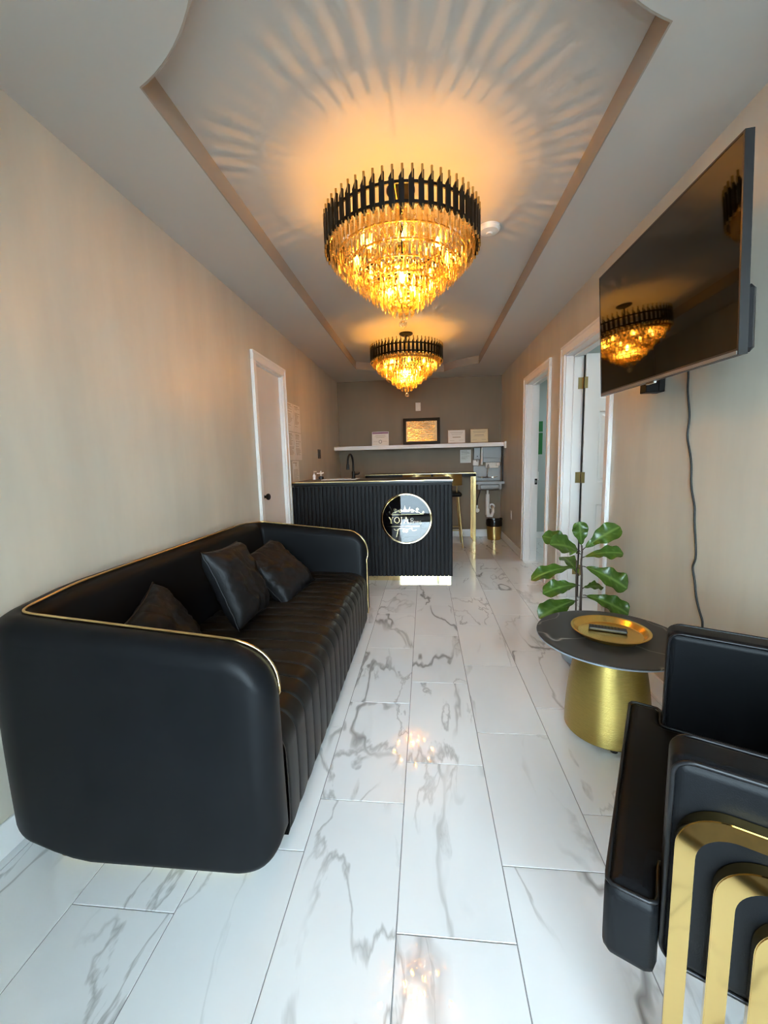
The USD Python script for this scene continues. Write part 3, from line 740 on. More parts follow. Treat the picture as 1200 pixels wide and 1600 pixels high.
def plant():
    t = thing("potted_plant", "fiddle leaf fig with broad green leaves behind the side table", "potted plant", (PXc, PY, 0))
    O = np.array([PXc, PY, 0])
    part(t, "pot", lathe([(0, 0), (.085, 0), (.095, .01), (.112, .17), (.116, .185), (.108, .185), (.104, .165), (0, .160)], 48), "pot_glaze", 30)
    part(t, "soil", lathe([(0, .150), (.1045, .150), (.1045, .168), (.05, .175), (0, .172)], 32), "soil", 40)
    st = [pt(x, y, PY) - O for x, y in ((907, 952), (907.5, 935), (908.5, 915), (909, 898), (908, 880), (909.5, 862), (909, 852))]
    st = [np.array([0, 0, .15]), np.array([st[0][0] * .6, 0, .24])] + st
    part(t, "stem", tube(st, np.linspace(.0085, .0045, len(st)), 9), "bark", 60)
    sk = [pt(900, 950, PY + .02) - O, pt(901, 876, PY + .02) - O]
    part(t, "stake", cyl([sk[0][0] * .9, .02, .15], sk[1], .0045, 8), "bark", 60, "thin support stake")
    D = lambda px, py, dy: pt(px, py, PY + dy) - O
    C = (-.25, -.9, .5)
    spec = [  # base px, tip px (dy), width, up, droop
        ((908.5, 856), (905, 815, -.02), .115, (-.2, -1, .15), .10),
        ((910, 860), (969, 823, -.02), .150, (-.3, -.9, .55), .20),
        ((907, 862), (847, 838, .04), .145, (.1, -.7, .7), .18),
        ((907, 866), (859, 851, -.10), .175, (.1, -.75, .75), .22),
        ((909, 872), (974, 865, -.06), .120, (-.2, -.6, .85), .20),
        ((906, 888), (830, 907, -.06), .120, (.1, -.45, .9), .25),
        ((910, 885), (980, 920, -.10), .170, (-.3, -.7, .7), .20),
        ((906, 915), (848, 928, -.08), .130, (.1, -.6, .8), .22),
        ((910, 920), (940, 916, .05), .085, (0, -.5, .9), .10),
        ((903, 938), (842, 966, -.10), .170, (.1, -.6, .8), .20),
        ((911, 930), (982, 960, -.08), .165, (-.3, -.6, .75), .22),
        ((905, 900), (880, 870, .16), .130, (0, -.5, .9), .15),
    ]
    for i, ((bx_, by_), (tx, ty, dy), w, up, dr) in enumerate(spec):
        b, tp = D(bx_, by_, 0), D(tx, ty, dy)
        pet = b + (tp - b) * .08 + np.array([0, 0, .006])
        m, ve = leaf_mesh(pet, tp, w, up, dr, i)
        lf = part(t, "leaf", m, "leaf", True)
        UsdGeom.PrimvarsAPI(lf).CreatePrimvar("vein", Sdf.ValueTypeNames.FloatArray, "vertex").Set([float(x) for x in ve])
        part(lf, "petiole", tube([b, (b + pet) / 2 + [0, 0, .002], pet], .0025, 6), "bark", 60)
plant()

# ------------------------------------------------------------ television and its cable
TVP = dict(c=(.880, 1.783, 1.787), yaw=-.0225, tilt=.063, rot=.027, w=.975, h=.572)
def tv():
    y, ti, ro = TVP["yaw"], TVP["tilt"], TVP["rot"]
    a = np.array([-math.sin(y), math.cos(y), 0]); n = np.array([-math.cos(y), -math.sin(y), 0])
    up = math.cos(ti) * np.array([0, 0, 1.0]) + math.sin(ti) * n
    a2 = math.cos(ro) * a + math.sin(ro) * up; up2 = -math.sin(ro) * a + math.cos(ro) * up
    nn = np.cross(up2, a2)
    if nn[0] > 0: nn = -nn
    Rm = np.column_stack([a2, -nn, up2])     # local x along the set, local y into the wall, local z up
    if np.linalg.det(Rm) < 0: Rm[:, 0] *= -1
    c = np.array(TVP["c"]); w, h = TVP["w"], TVP["h"]
    t = thing("television", "large black flat television tilted on the right wall", "television", tuple(c))
    P = lambda m: moved(m, Rm)
    part(t, "screen", P(bx(-w / 2 + .006, w / 2 - .006, -.0005, .004, -h / 2 + .018, h / 2 - .006)), "screen", False, "glossy black glass screen")
    fr = sbox(-w / 2, -h / 2, w / 2, h / 2).difference(sbox(-w / 2 + .006, -h / 2 + .018, w / 2 - .006, h / 2 - .006))
    part(t, "bezel", P(xz(fr, -.002, .022)), "black_plastic", False)
    part(t, "back_panel", P(cbx(-w / 2 + .003, w / 2 - .003, .006, .026, -h / 2 + .003, h / 2 - .003, .003)), "black_plastic", False)
    part(t, "housing", P(cbx(-w / 2 + .005, w / 2 - .005, .024, .050, -h / 2 + .006, -h / 2 + .19, .012)), "black_plastic", False, "thicker lower back housing")
    part(t, "sensor_bar", P(cbx(-.03, .03, -.003, .010, -h / 2 - .010, -h / 2 + .001, .002)), "chrome", False)
    part(t, "logo_strip", P(cbx(-w / 2 + .005, w / 2 - .005, -.004, .004, -h / 2 + .001, -h / 2 + .012, .001)), "steel", False, "thin silver strip along the lower edge")
    loc = lambda p: np.array(p) - c
    wallx = XR - c[0]
    br = [cbx(wallx - .014, wallx - .001, .10, .46, -.10, .10, .003), cbx(wallx - .03, wallx - .001, .375, .445, -.275, .10, .003),
          cbx(.055, wallx, .16, .20, -.03, .03, .004), cbx(.055, wallx, .34, .38, -.03, .03, .004), cbx(.050, .070, -.15, .40, -.09, .09, .003),
          cbx(wallx - .085, wallx - .002, .380, .440, -.275, -.225, .003)]
    part(t, "wall_bracket", br, "black_metal", False)
tv()
t = thing("power_cable", "thin black cable hanging down the right wall below the television", "cable")
cp = [(1.100, 1.990, 1.625), (1.140, 1.985, 1.590), (1.148, 1.977, 1.560), (1.148, 1.972, 1.48), (1.148, 1.950, 1.375), (1.148, 1.956, 1.30), (1.148, 1.938, 1.237), (1.148, 1.915, 1.16), (1.148, 1.905, 1.07), (1.148, 1.876, .99),
      (1.148, 1.868, .92), (1.148, 1.846, .80), (1.148, 1.852, .745), (1.148, 1.857, .715), (1.148, 1.838, .66), (1.148, 1.822, .60), (1.148, 1.790, .54), (1.148, 1.772, .50), (1.148, 1.765, .42), (1.148, 1.70, .34)]
from scipy.interpolate import CubicSpline
cs = CubicSpline(np.arange(len(cp)), np.array(cp)); q = cs(np.linspace(0, len(cp) - 1, 130)); q[:, 0] = np.minimum(q[:, 0], XR - .005)
part(t, "cord", tube(q, .0042, 8), "rubber_black", 60)
part(t, "plug", [cbx(XR - .035, XR - .005, 1.685, 1.715, .315, .345, .004)], "black_plastic", False)
def plate(name, label, cat, c, axis, w, h, matl, kind="switch", sgn=1):
    """small wall plate at c; axis 'x' = on a side wall (faces sgn*x), 'y' = on a back wall (faces -y)"""
    t = thing(name, label, cat, c)
    def put(m): return m if axis == "y" else moved(m, Rz(90 * sgn))
    part(t, "plate", put(cbx(-w / 2, w / 2, -.006, 0, -h / 2, h / 2, .002)), matl, False)
    if kind == "switch":
        part(t, "rocker", put(cbx(-.017, .017, -.0095, -.005, -.034, .034, .0015)), matl, False)
    elif kind == "outlet":
        for dz in (-.021, .021): part(t, "socket", put(cbx(-.016, .016, -.008, -.005, dz - .014, dz + .014, .003)), matl, False)
    part(t, "screw", [put(moved(lathe([(0, -.0005), (.003, -.0005), (.003, .001), (0, .001)], 10), Rx(90), (0, -.006, dz))) for dz in (-.048, .048)], "steel", 30)
    return t
plate("power_outlet", "white power outlet where the television cable is plugged in", "outlet", (XR, 1.70, .33), "x", .075, .12, "pvc_white", "outlet", -1)
plate("power_outlet", "white power outlet low on the right wall near the back corner", "outlet", (XR, 5.66, .445), "x", .075, .12, "pvc_white", "outlet", -1)
plate("light_switch", "white switch plate high on the dark back wall above the framed award", "switch", (-.094, YB, 2.02), "y", .078, .125, "paper")
plate("light_switch", "black switch plate on the left wall beyond the pinned papers", "switch", (XL, 5.20, 1.32), "x", .13, .115, "black_plastic", "switch", 1)
plate("light_switch", "white switch plate inside the rear side room", "switch", (1.625, YSB, .935), "y", .085, .125, "pvc_white")

# ------------------------------------------------------------ reception counter
CX0, CX1, CY0, CY1, CZ = XL + .004, .262, 4.045, 4.74, 1.020
t = thing("reception_counter", "black fluted reception counter with gold edge trim and gold plinth", "reception counter")
part(t, "body", bx(CX0 + .01, CX1 - .004, CY0 + .016, CY1, .06, CZ - .03), "black_metal", False)
NS = 41; sw = (CX1 - CX0) / NS
for i in range(NS):
    a = CX0 + i * sw
    prof = Polygon([(a + .0008, CY0 + .018), (a + .0008, CY0 + .006), (a + .004, CY0 + .001), (a + .008, CY0), (a + sw - .012, CY0), (a + sw - .008, CY0 + .001), (a + sw - .0045, CY0 + .006), (a + sw - .0045, CY0 + .013), (a + sw - .0008, CY0 + .013), (a + sw - .0008, CY0 + .018)])
    part(t, "slat", prism(prof, CZ - .052 - .052, .052), "slat_black", 25)
part(t, "side_panel", cbx(CX1 - .006, CX1, CY0 + .002, CY1, .052, CZ - .03, .002), "slat_black", False)
part(t, "countertop", cbx(CX0, CX1 + .006, CY0 - .012, CY1 + .01, CZ - .028, CZ, .003), "black_plastic", False)
part(t, "edge_trim", [cbx(CX0, CX1 + .009, CY0 - .0155, CY0 - .0115, CZ - .009, CZ + .0005, .001), cbx(CX1 + .005, CX1 + .009, CY0 - .0155, CY1 + .01, CZ - .009, CZ + .0005, .001)], "gold_trim", False, "thin gold strip along the counter edge")
part(t, "plinth", cbx(CX0, CX1 - .014, CY0 + .022, CY1 - .03, 0, .062, .001), "mirror_gold", False, "mirror gold plinth")

# round sign on the counter front
sg = thing("logo_sign", "round glossy black logo sign with gold rim on the counter front", "sign", (-.191, CY0, .638))
def wf_(poly, y0, y1): return xz(poly, y0, y1)
part(sg, "disc", xz(Point(0, 0).buffer(.240, quad_segs=32), -.012, 0), "plaque_gloss", 25)
part(sg, "rim", [lathe([(.236, -.0), (.254, 0), (.254, .014), (.250, .018), (.240, .018), (.236, .014), (.236, 0)], 96)], "mirror_gold", 40, "gold rim")
# the rim was turned about z: rebuild it standing
_p = sg.GetPath().AppendChild("rim"); stage.RemovePrim(_p); _names.pop((str(sg.GetPath()), "rim"))
part(sg, "rim", moved(lathe([(.236, -.0), (.254, 0), (.254, .014), (.250, .018), (.240, .018), (.236, .014), (.236, 0)], 96), Rx(90)), "mirror_gold", 40, "gold rim")
U = .254 / 525.0        # crop px -> m around (600, 585)
def LN(pts, w): return LineString([((x - 600) * U, (585 - y) * U) for x, y in pts]).buffer(w * U / 2, quad_segs=4)
def spiral(cx, cy, r0, r1, a0, turns, w, n=30):
    return LN([(cx + (r0 + (r1 - r0) * q) * math.cos(a0 + turns * 2 * math.pi * q), cy + (r0 + (r1 - r0) * q) * math.sin(a0 + turns * 2 * math.pi * q)) for q in np.linspace(0, 1, n)], w)
def bez(p0, p1, p2, p3, w, n=18):
    q = np.linspace(0, 1, n)[:, None]; p0, p1, p2, p3 = map(np.array, (p0, p1, p2, p3))
    return LN(list((1 - q) ** 3 * p0 + 3 * q * (1 - q) ** 2 * p1 + 3 * q * q * (1 - q) * p2 + q ** 3 * p3), w)
ZS = (-.0136, -.012)
crown = Polygon([((x - 600) * U, (585 - y) * U) for x, y in ((515, 438), (540, 402), (562, 372), (574, 312), (590, 382), (632, 402), (658, 382), (680, 330), (678, 402), (668, 440), (600, 444))])
part(sg, "crown", xz(crown, *ZS), "mirror_gold", False, "small gold crown emblem")
orn = []
for s in (1, -1):
    mx = lambda x: 600 + s * (x - 600)
    mk = lambda pts, w: LN([(mx(x), y) for x, y in pts], w)
    orn += [mk([(690 + 38 * (1 - q * .75) * math.cos(3.6 + 9.5 * q) + 30, 425 + 38 * (1 - q * .75) * math.sin(3.6 + 9.5 * q)) for q in np.linspace(0, 1, 34)], 9),
            mk([(718 + 50 * q + 60 * q, 388 + 26 * math.sin(q * 2.4) - 0 * q + 40 * q * q) for q in np.linspace(0, 1, 20)], 9),
            mk([(832 + 30 * (1 - q * .7) * math.cos(2.4 + 7.5 * q), 392 + 30 * (1 - q * .7) * math.sin(2.4 + 7.5 * q)) for q in np.linspace(0, 1, 30)], 9),
            mk([(812 + 20 * math.cos(a) + 12, 445 + 14 * math.sin(a)) for a in np.linspace(0, 5.5, 20)], 7),
            mk([(850 + 95 * q, 452 + 42 * math.sin(q * 2.6) ** 2 - 14 * q) for q in np.linspace(0, 1, 20)], 9),
            mk([(945 + 24 * (1 - q * .7) * math.cos(1.2 - 6.5 * q), 452 + 26 * (1 - q * .7) * math.sin(1.2 - 6.5 * q)) for q in np.linspace(0, 1, 26)], 9)]
part(sg, "scroll", xz(unary_union(orn), *ZS), "mirror_gold", False, "gold scroll ornament beside the crown")
part(sg, "rule", xz(LN([(235, 497), (950, 493)], 11), *ZS), "mirror_gold", False)
part(sg, "rule", xz(LN([(190, 742), (860, 738)], 11), *ZS), "mirror_gold", False)
def letter(name, polys): part(sg, name, xz(unary_union(polys), *ZS), "gold_trim", False)
letter("letter", [LN([(252, 552), (287, 612)], 13), LN([(325, 552), (287, 612)], 6), LN([(287, 612), (287, 668)], 11), LN([(240, 550), (272, 550)], 6), LN([(308, 550), (340, 550)], 6), LN([(268, 669), (306, 669)], 6)])
O_ = affinity.scale(Point(0, 0).buffer(1, quad_segs=20), 58 * U, 62 * U).difference(affinity.scale(Point(0, 0).buffer(1, quad_segs=20), 44 * U, 55 * U))
letter("letter", [affinity.translate(O_, (408 - 600) * U, (585 - 610) * U)])
letter("letter", [LN([(502, 552), (502, 650), (496, 676), (478, 688)], 11), LN([(486, 550), (518, 550)], 6)])
letter("letter", [LN([(596, 550), (640, 668)], 14), LN([(596, 550), (556, 668)], 6), LN([(570, 630), (622, 630)], 6), LN([(542, 669), (572, 669)], 6), LN([(622, 669), (656, 669)], 6)])
# flowing script word
sc = [bez((700, 585), (696, 620), (694, 650), (690, 680), 10), bez((680, 610), (690, 560), (740, 560), (742, 592), 9), bez((742, 592), (740, 615), (715, 620), (704, 622), 8), bez((704, 622), (745, 620), (748, 668), (700, 676), 9),
      bez((700, 676), (730, 684), (745, 660), (758, 632), 6), bez((758, 632), (756, 650), (752, 662), (750, 676), 9), bez((756, 645), (768, 630), (776, 632), (782, 640), 7),
      bez((800, 640), (778, 634), (776, 674), (796, 672), 8), bez((796, 672), (816, 668), (814, 638), (798, 640), 8), bez((806, 640), (822, 650), (826, 634), (830, 632), 5),
      bez((830, 632), (828, 650), (826, 660), (824, 674), 8), bez((827, 655), (838, 628), (852, 628), (850, 650), 7), bez((850, 650), (846, 676), (854, 676), (864, 662), 7),
      bez((866, 638), (884, 630), (892, 634), (900, 632), 7), bez((900, 632), (890, 650), (878, 662), (872, 672), 7), bez((872, 672), (900, 660), (912, 690), (894, 704), 7), bez((894, 704), (876, 712), (874, 690), (918, 664), 5)]
part(sg, "script_word", xz(unary_union(sc), *ZS), "paper", False, "white script lettering")
fl2 = [bez((345, 795), (380, 840), (420, 820), (450, 790), 12), bez((450, 790), (520, 770), (560, 790), (600, 800), 12), bez((600, 800), (650, 810), (690, 770), (720, 778), 12), bez((720, 778), (690, 820), (730, 850), (805, 815), 10),
       spiral(545, 832, 32, 8, 0, 1.3, 11), spiral(600, 835, 34, 8, 3.1, -1.3, 11), bez((425, 800), (420, 860), (405, 910), (392, 955), 18)]
part(sg, "flourish", xz(unary_union(fl2), *ZS), "mirror_gold", False, "gold flourish under the lettering")

# things on the counter
t = thing("counter_sink", "white rimmed basin set into the reception counter by the faucet", "sink", (-.93, 4.52, CZ))
part(t, "rim", prism(sbox(-.19, -.15, .19, .15).difference(sbox(-.165, -.125, .165, .125)), .006), "pvc_white", False)
part(t, "bowl", bx(-.165, .165, -.125, .125, .0005, .002), "steel", False)
def faucet(label, loc, hgt, reach, matl, dirx):
    t = thing("faucet", label, "faucet", loc)
    pts = [(0, 0, .0), (0, 0, hgt * .62)] + [(dirx[0] * reach / 2 * (1 - math.cos(a)), dirx[1] * reach / 2 * (1 - math.cos(a)), hgt * .62 + hgt * .38 * math.sin(a)) for a in np.linspace(.15, math.pi * .98, 14)]
    pts.append((dirx[0] * reach, dirx[1] * reach, hgt * .52))
    part(t, "neck", tube(pts, .012, 14), matl, 60)
    part(t, "base", lathe([(0, 0), (.027, 0), (.027, .008), (.019, .014), (.019, .075), (.015, .085), (0, .086)], 24), matl, 30)
    part(t, "spray_head", cyl((dirx[0] * reach, dirx[1] * reach, hgt * .60), (dirx[0] * reach * 1.02, dirx[1] * reach * 1.02, hgt * .38), .016, 18, .018), matl, 30)
    part(t, "lever", [cyl((.01, 0, .045), (.065, -.012, .052), .010, 12, .006), cyl((.058, -.01, .05), (.075, -.012, .068), .006, 10)], matl, 30)
faucet("tall black gooseneck faucet on the reception counter", (-.815, 4.66, CZ), .275, .10, "black_metal", (-.45, -.89))
for (lab, x, y, h, r, m) in (("small white pump bottle on the counter near the left wall", -1.262, 4.62, .055, .022, "bottle_white"), ):
    t = thing("soap_bottle", lab, "bottle", (x, y, CZ))
    part(t, "bottle_body", lathe([(0, 0), (r, 0), (r * 1.02, h * .1), (r, h * .75), (r * .45, h), (r * .42, h * 1.15), (0, h * 1.15)], 24), m, 40)
    part(t, "pump", [cyl((0, 0, h * 1.1), (0, 0, h * 1.6), .004, 8), cbx(-.006, .03, -.006, .006, h * 1.55, h * 1.72, .002)], "bottle_white", 30)
t = thing("soap_bottle", "small dark bottle with a white pump top standing beside the white one", "bottle", (-1.205, 4.70, CZ))
part(t, "bottle_body", lathe([(0, 0), (.030, 0), (.031, .004), (.031, .028), (.012, .036), (0, .036)], 24), "black_plastic", 40)
part(t, "pump", [cyl((0, 0, .034), (0, 0, .095), .006, 10), cyl((-.045, 0, .066), (.035, 0, .072), .007, 8), lathe([(0, .058), (.02, .06), (.016, .08), (0, .085)], 16)], "bottle_white", 30)

# ------------------------------------------------------------ back of the room
# high bar table with sled legs
t = thing("bar_table", "narrow black-topped bar table on gold frame legs before the back wall", "table")
part(t, "tabletop", cbx(-.875, .725, 6.05, 6.42, .992, 1.012, .002), "black_plastic", False)
part(t, "frame", [bx(-.88, .73, 6.045, 6.075, .958, .992), bx(-.88, .73, 6.395, 6.425, .958, .992), bx(-.88, -.85, 6.045, 6.425, .958, .992), bx(.70, .73, 6.045, 6.425, .958, .992)], "black_metal", False)
part(t, "edge_trim", [cbx(-.882, .732, 6.040, 6.046, 1.003, 1.013, .001), cbx(.728, .732, 6.040, 6.43, .985, 1.013, .001)], "gold_trim", False)
for x0 in (-.875, .690):
    for y0 in (6.045, 6.385): part(t, "leg", bx(x0, x0 + .038, y0, y0 + .038, 0.0, .96), "gold_trim", False)
    part(t, "foot_rail", bx(x0, x0 + .038, 6.083, 6.385, 0.0, .025), "gold_trim", False)
def stool(loc, rot, label):
    t = thing("bar_stool", label, "bar stool", loc, rot)
    part(t, "seat", rbx(-.19, .19, -.18, .18, .70, .765, .03, 2), "leather", 50)
    # low curved gold back (open towards +y)
    pts = [(.20 * math.cos(a), .20 * math.sin(a)) for a in np.linspace(math.radians(200), math.radians(340), 20)]
    sh = LineString(pts).buffer(.010)
    part(t, "backrest", prism(sh, .155, .855), "gold_satin", 40, "curved gold backrest band")
    part(t, "back_post", [cyl((s * .12, -.155, .74), (s * .12, -.160, .87), .008, 10) for s in (-1, 1)], "gold_satin", 40)
    for sx in (-1, 1):
        for sy in (-1, 1): part(t, "leg", cyl((sx * .14, sy * .13, .705), (sx * .20, sy * .19, 0), .013, 12, .009), "gold_satin", 40)
    part(t, "foot_ring", [cyl((-.180, s * .170, .24), (.180, s * .170, .24), .007, 8) for s in (-1, 1)] + [cyl((s * .180, -.170, .24), (s * .180, .170, .24), .007, 8) for s in (-1, 1)], "gold_satin", 40)
    return t
s1 = stool((.305, 5.80, 0), 0, "gold bar stool with curved back showing past the counter's right end")
dup(s1, (-.115, 5.80, 0), 0, "gold bar stool mostly hidden behind the counter, left of its twin")

# wall shelf
SZ = 1.435
t = thing("wall_shelf", "long white wall shelf across the back wall carrying framed certificates", "shelf")
part(t, "board", [cbx(XL + .002, XR - .002, 6.085, YB - .001, SZ - .022, SZ, .002)], "white_trim", False)
part(t, "front_rail", [cbx(XL + .002, XR - .002, 6.095, 6.115, SZ - .055, SZ - .021, .003)], "white_trim", False)
part(t, "end_block", [cbx(XR - .03, XR - .0015, 6.03, 6.12, SZ - .085, SZ + .012, .004)], "white_trim", False)
part(t, "bracket", [cbx(1.105, 1.125, 6.10, 6.13, .8745, SZ - .055, .002)], "black_metal", False, "thin dark upright under the right end")

def framed(label, x0, x1, y, h, fw, fmat, pmat, lines, band=None, tilt=9, seal=False, imat="ink_soft", name="framed_certificate"):
    w = x1 - x0
    t = thing(name, label, "certificate", ((x0 + x1) / 2, y, SZ + .003))
    R = Rx(-tilt)
    P = lambda m: moved(m, R)
    fr = sbox(-w / 2, 0, w / 2, h).difference(sbox(-w / 2 + fw, fw, w / 2 - fw, h - fw))
    part(t, "frame", P(xz(fr, -.016, 0)), fmat, False)
    part(t, "sheet", P(bx(-w / 2 + fw, w / 2 - fw, -.009, -.003, fw, h - fw)), pmat, False)
    L_ = []
    for (cx, cz, lw, lh) in lines: L_.append(P(bx(cx * w - lw * w / 2, cx * w + lw * w / 2, -.0098, -.0089, cz * h - lh / 2, cz * h + lh / 2)))
    if L_: part(t, "print", L_, imat, False)
    if band: part(t, "heading_band", P(bx(-w / 2 + fw, w / 2 - fw, -.0098, -.0089, h - fw - band, h - fw)), "ink_purple", False)
    if seal: part(t, "seal", P(xz(Point(0, .28 * h).buffer(.026).difference(Point(0, .28 * h).buffer(.019)), -.0098, -.0089)), "ink", False)
    return t
framed("small white certificate with a purple heading on the left of the shelf", -.785, -.535, 6.20, .208, .004, "white_trim", "paper", [(0, .74, .6, .006), (0, .65, .7, .004), (0, .58, .5, .004), (-.28, .30, .25, .004), (.28, .30, .25, .004)], band=.028, seal=True)
framed("large black-framed gold foil award in the middle of the shelf", -.318, .228, 6.22, .395, .045, "frame_black", "cream_card", [], tilt=9)
aw = stage.GetPrimAtPath("/World/framed_certificate_001")
rg = random.Random(4); L_ = []
for r_ in range(10):
    z = .345 - r_ * .031; x = -.205
    while x < .185:
        n_ = rg.randint(3, 6); w = rg.uniform(.014, .045)
        pts = [(x + w * k / (n_ - 1) + rg.uniform(-.004, .004), z + rg.uniform(-.012, .012)) for k in range(n_)]
        L_.append(moved(xz(LineString(pts).buffer(rg.uniform(.0022, .0050), quad_segs=2).simplify(.0006), -.0125, -.009), Rx(-9)))
        x += w + rg.uniform(.000, .008)
part(aw, "foil_print", L_, "foil", False, "glittering gold foil print")
framed("small thin-framed certificate right of the big award", .335, .598, 6.20, .205, .009, "frame_wood", "paper", [(0, .80, .7, .006), (0, .70, .6, .004), (0, .62, .5, .004), (0, .45, .45, .016), (-.25, .22, .25, .004), (.25, .22, .25, .004)])
framed("thin-framed cream certificate at the right end of the shelf", .662, .926, 6.20, .210, .009, "frame_wood", "cream_card", [(0, .80, .7, .006), (0, .72, .6, .006), (0, .55, .5, .010), (0, .47, .6, .004), (-.25, .22, .25, .005), (.25, .22, .25, .005)])

# papers
def paper(label, c, axis, w, h, seed, sgn=1, group=None, logo=False):
    t = thing("paper_notice", label, "paper", c, group=group)
    put = (lambda m: m) if axis == "y" else (lambda m: moved(m, Rz(90 * sgn)))
    part(t, "sheet", put(cbx(-w / 2, w / 2, -.0016, -.0002, -h / 2, h / 2, .0002)), "paper", False)
    rr = random.Random(seed); L_ = []
    z = h / 2 - .035
    if logo: L_.append(put(bx(-.010, .010, -.0021, -.0015, z - .02, z + .012))); z -= .055
    while z > -h / 2 + .05:
        if rr.random() < .85:
            lw = w * rr.uniform(.35, .8); x = -w * .40
            L_.append(put(bx(x, x + lw, -.0021, -.0015, z - .0022, z + .0022)))
        z -= .0125
    L_.append(put(bx(-w * .42, w * .15, -.0021, -.0015, h / 2 - .024, h / 2 - .016)))
    part(t, "print", L_, "ink_soft", False)
for (yy, zz, lab, lg) in ((4.108, 1.675, "printed notice by the door, upper row, nearer the door", 0), (4.340, 1.675, "printed notice by the door, upper row, farther from the door", 0),
                      (4.108, 1.385, "printed notice by the door, middle row, nearer the door", 0), (4.340, 1.385, "printed notice by the door, middle row, farther from the door", 0),
                      (4.215, 1.095, "single printed notice lowest on the wall, just above the counter", 1)):
    paper(lab, (XL, yy, zz), "x", .216, .280, int(yy * 100 + zz * 10), 1, "notices pinned on the left wall", bool(lg))
paper("small paper notice on the back wall left of the soap dispenser", (.622, YB, 1.250), "y", .165, .200, 5)

# hand sink corner
t = thing("hand_sink", "stainless steel wall hand sink in the far right corner", "sink", (.942, YB, 0))
rim = sbox(-.205, -.345, .205, 0).difference(sbox(-.165, -.30, .165, -.06))
part(t, "rim", prism(rim, .035, .838), "steel", False)
part(t, "bowl", [bx(-.165, .165, -.305, -.300, .765, .838), bx(-.165, .165, -.06, -.055, .765, .838), bx(-.170, -.165, -.305, -.055, .765, .838), bx(.165, .170, -.305, -.055, .765, .838), bx(-.170, .170, -.305, -.055, .755, .767)], "steel", False)
part(t, "front_bowl", rbx(-.150, .150, -.315, -.06, .745, .842, .03), "steel", 40)
part(t, "backsplash", cbx(-.205, .205, -.02, 0, .873, 1.098, .003), "steel", False)
part(t, "drain_pipe", [cyl((-.012, -.19, .75), (-.012, -.19, .66), .016, 16), cyl((-.012, -.19, .68), (-.012, -.19, .36), .030, 18), cyl((-.012, -.19, .36), (-.012, -.19, .332), .020, 16)], "pvc_white", 40)
part(t, "trap", [tube([(-.012, -.19, .42), (.01, -.185, .35), (.05, -.17, .345), (.075, -.15, .40), (.078, -.12, .46), (.080, -.02, .475)], .024, 14), cyl((.08, -.025, .475), (.08, -.001, .475), .045, 20)], "pvc_white", 60)
part(t, "valve", [cyl((-.155, -.10, .43), (-.155, -.001, .43), .018, 14), moved(lathe([(0, -.02), (.030, -.02), (.034, 0), (.030, .02), (0, .02)], 20), Rx(90), (-.155, -.115, .425)), cyl((-.155, -.08, .43), (-.155, -.08, .50), .012, 12)], "pvc_white", 40)
part(t, "supply_hose", tube([(-.155, -.08, .50), (-.145, -.09, .60), (-.115, -.10, .70), (-.110, -.10, .755)], .007, 8), "rubber_black", 60)
t = thing("faucet", "chrome two-handle faucet above the stainless hand sink", "faucet", (.942, YB - .02, .925))
part(t, "spout", tube([(0, 0, 0), (0, -.04, .0), (0, -.05, .05), (0, -.055, .15), (0, -.075, .185), (0, -.13, .19), (0, -.16, .165), (0, -.165, .135)], .009, 12), "chrome", 60)
part(t, "bridge", [cyl((-.09, -.035, 0), (.09, -.035, 0), .010, 12)], "chrome", 40)
for s in (-1, 1): part(t, "handle", [cyl((s * .085, -.001, 0), (s * .085, -.05, 0), .017, 14), cyl((s * .085, -.05, .0), (s * .150, -.07, .012), .006, 8, .004)], "chrome", 40)
t = thing("towel_dispenser", "grey steel paper towel dispenser above the hand sink", "dispenser", (1.010, YB, 0))
part(t, "box", cbx(-.140, .132, -.095, 0, 1.150, 1.378, .006), "steel", False)
part(t, "lid", cbx(-.142, .134, -.100, -.093, 1.215, 1.380, .003), "steel", False)
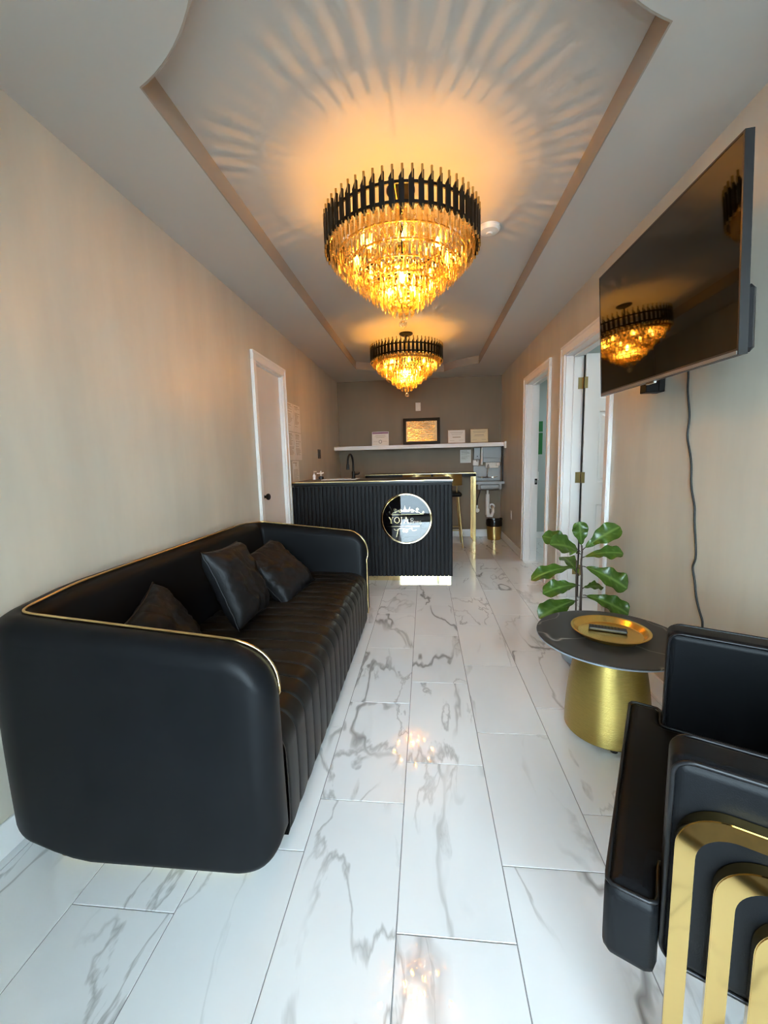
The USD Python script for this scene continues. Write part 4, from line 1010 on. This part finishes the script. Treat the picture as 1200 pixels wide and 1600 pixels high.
part(t, "towel", [cbx(-.095, .095, -.072, -.050, 1.065, 1.152, .004), cbx(.055, .115, -.085, -.045, 1.09, 1.15, .01)], "paper", False, "white paper towel hanging out")
part(t, "side_cover", cbx(-.165, -.142, -.09, 0, 1.115, 1.378, .004), "pvc_white", False)
t = thing("soap_dispenser", "small steel soap dispenser left of the paper towels", "dispenser", (.785, YB, 0))
part(t, "box", cbx(-.050, .050, -.085, 0, 1.195, 1.378, .006), "steel", False)
part(t, "window", moved(lathe([(0, 0), (.010, 0), (.010, .003), (0, .003)], 16), Rx(90), (.005, -.084, 1.245)), "black_plastic", 30)
part(t, "spout", [cyl((0, -.05, 1.196), (0, -.05, 1.165), .010, 12)], "chrome", 30)
t = thing("hand_wipes", "small crumpled packet hanging under the soap dispenser", "packet", (.775, YB, 1.148))
part(t, "pouch", rbx(-.045, .045, -.03, 0, -.045, .045, .012), "bottle_white", 40)
t = thing("waste_bin", "small round brass waste bin with a black bag under the hand sink", "waste bin", (1.022, 6.235, 0))
part(t, "body", lathe([(0, 0), (.094, 0), (.097, .004), (.109, .215), (.104, .215), (.092, .008), (0, .008)], 40), "gold_satin", 30)
bag = lathe([(.1095, .212), (.1115, .205), (.1145, .235), (.1125, .295), (.105, .300), (.101, .26), (.098, .20)], 48)
v = bag.vertices.copy(); v[:, :2] *= (1 + (noise(np.column_stack([np.arctan2(v[:, 1], v[:, 0]) * 4, v[:, 2] * 30, v[:, 0] * 0]), 3) - .4)[:, None] * .07); v[:, 2] += (noise(v * 40, 5) - .5) * .012 * (v[:, 2] > .22); bag.vertices = v
part(t, "bag", bag, "bin_bag", 50, "black bin liner folded over the rim")
part(t, "bag_knot", rbx(.075, .118, -.02, .02, .285, .325, .012), "bin_bag", 50)

# posters in the rear side room
t = thing("poster", "upper green poster on the wall inside the rear side room", "poster", (1.655, YSB, 1.65))
part(t, "sheet", cbx(-.075, .055, -.003, 0, -.075, .075, .0005), "green_print", False)
t = thing("poster", "lower, taller green poster on the wall inside the rear side room", "poster", (1.655, YSB, 1.405))
part(t, "sheet", cbx(-.075, .055, -.003, 0, -.155, .155, .0005), "green_print", False)
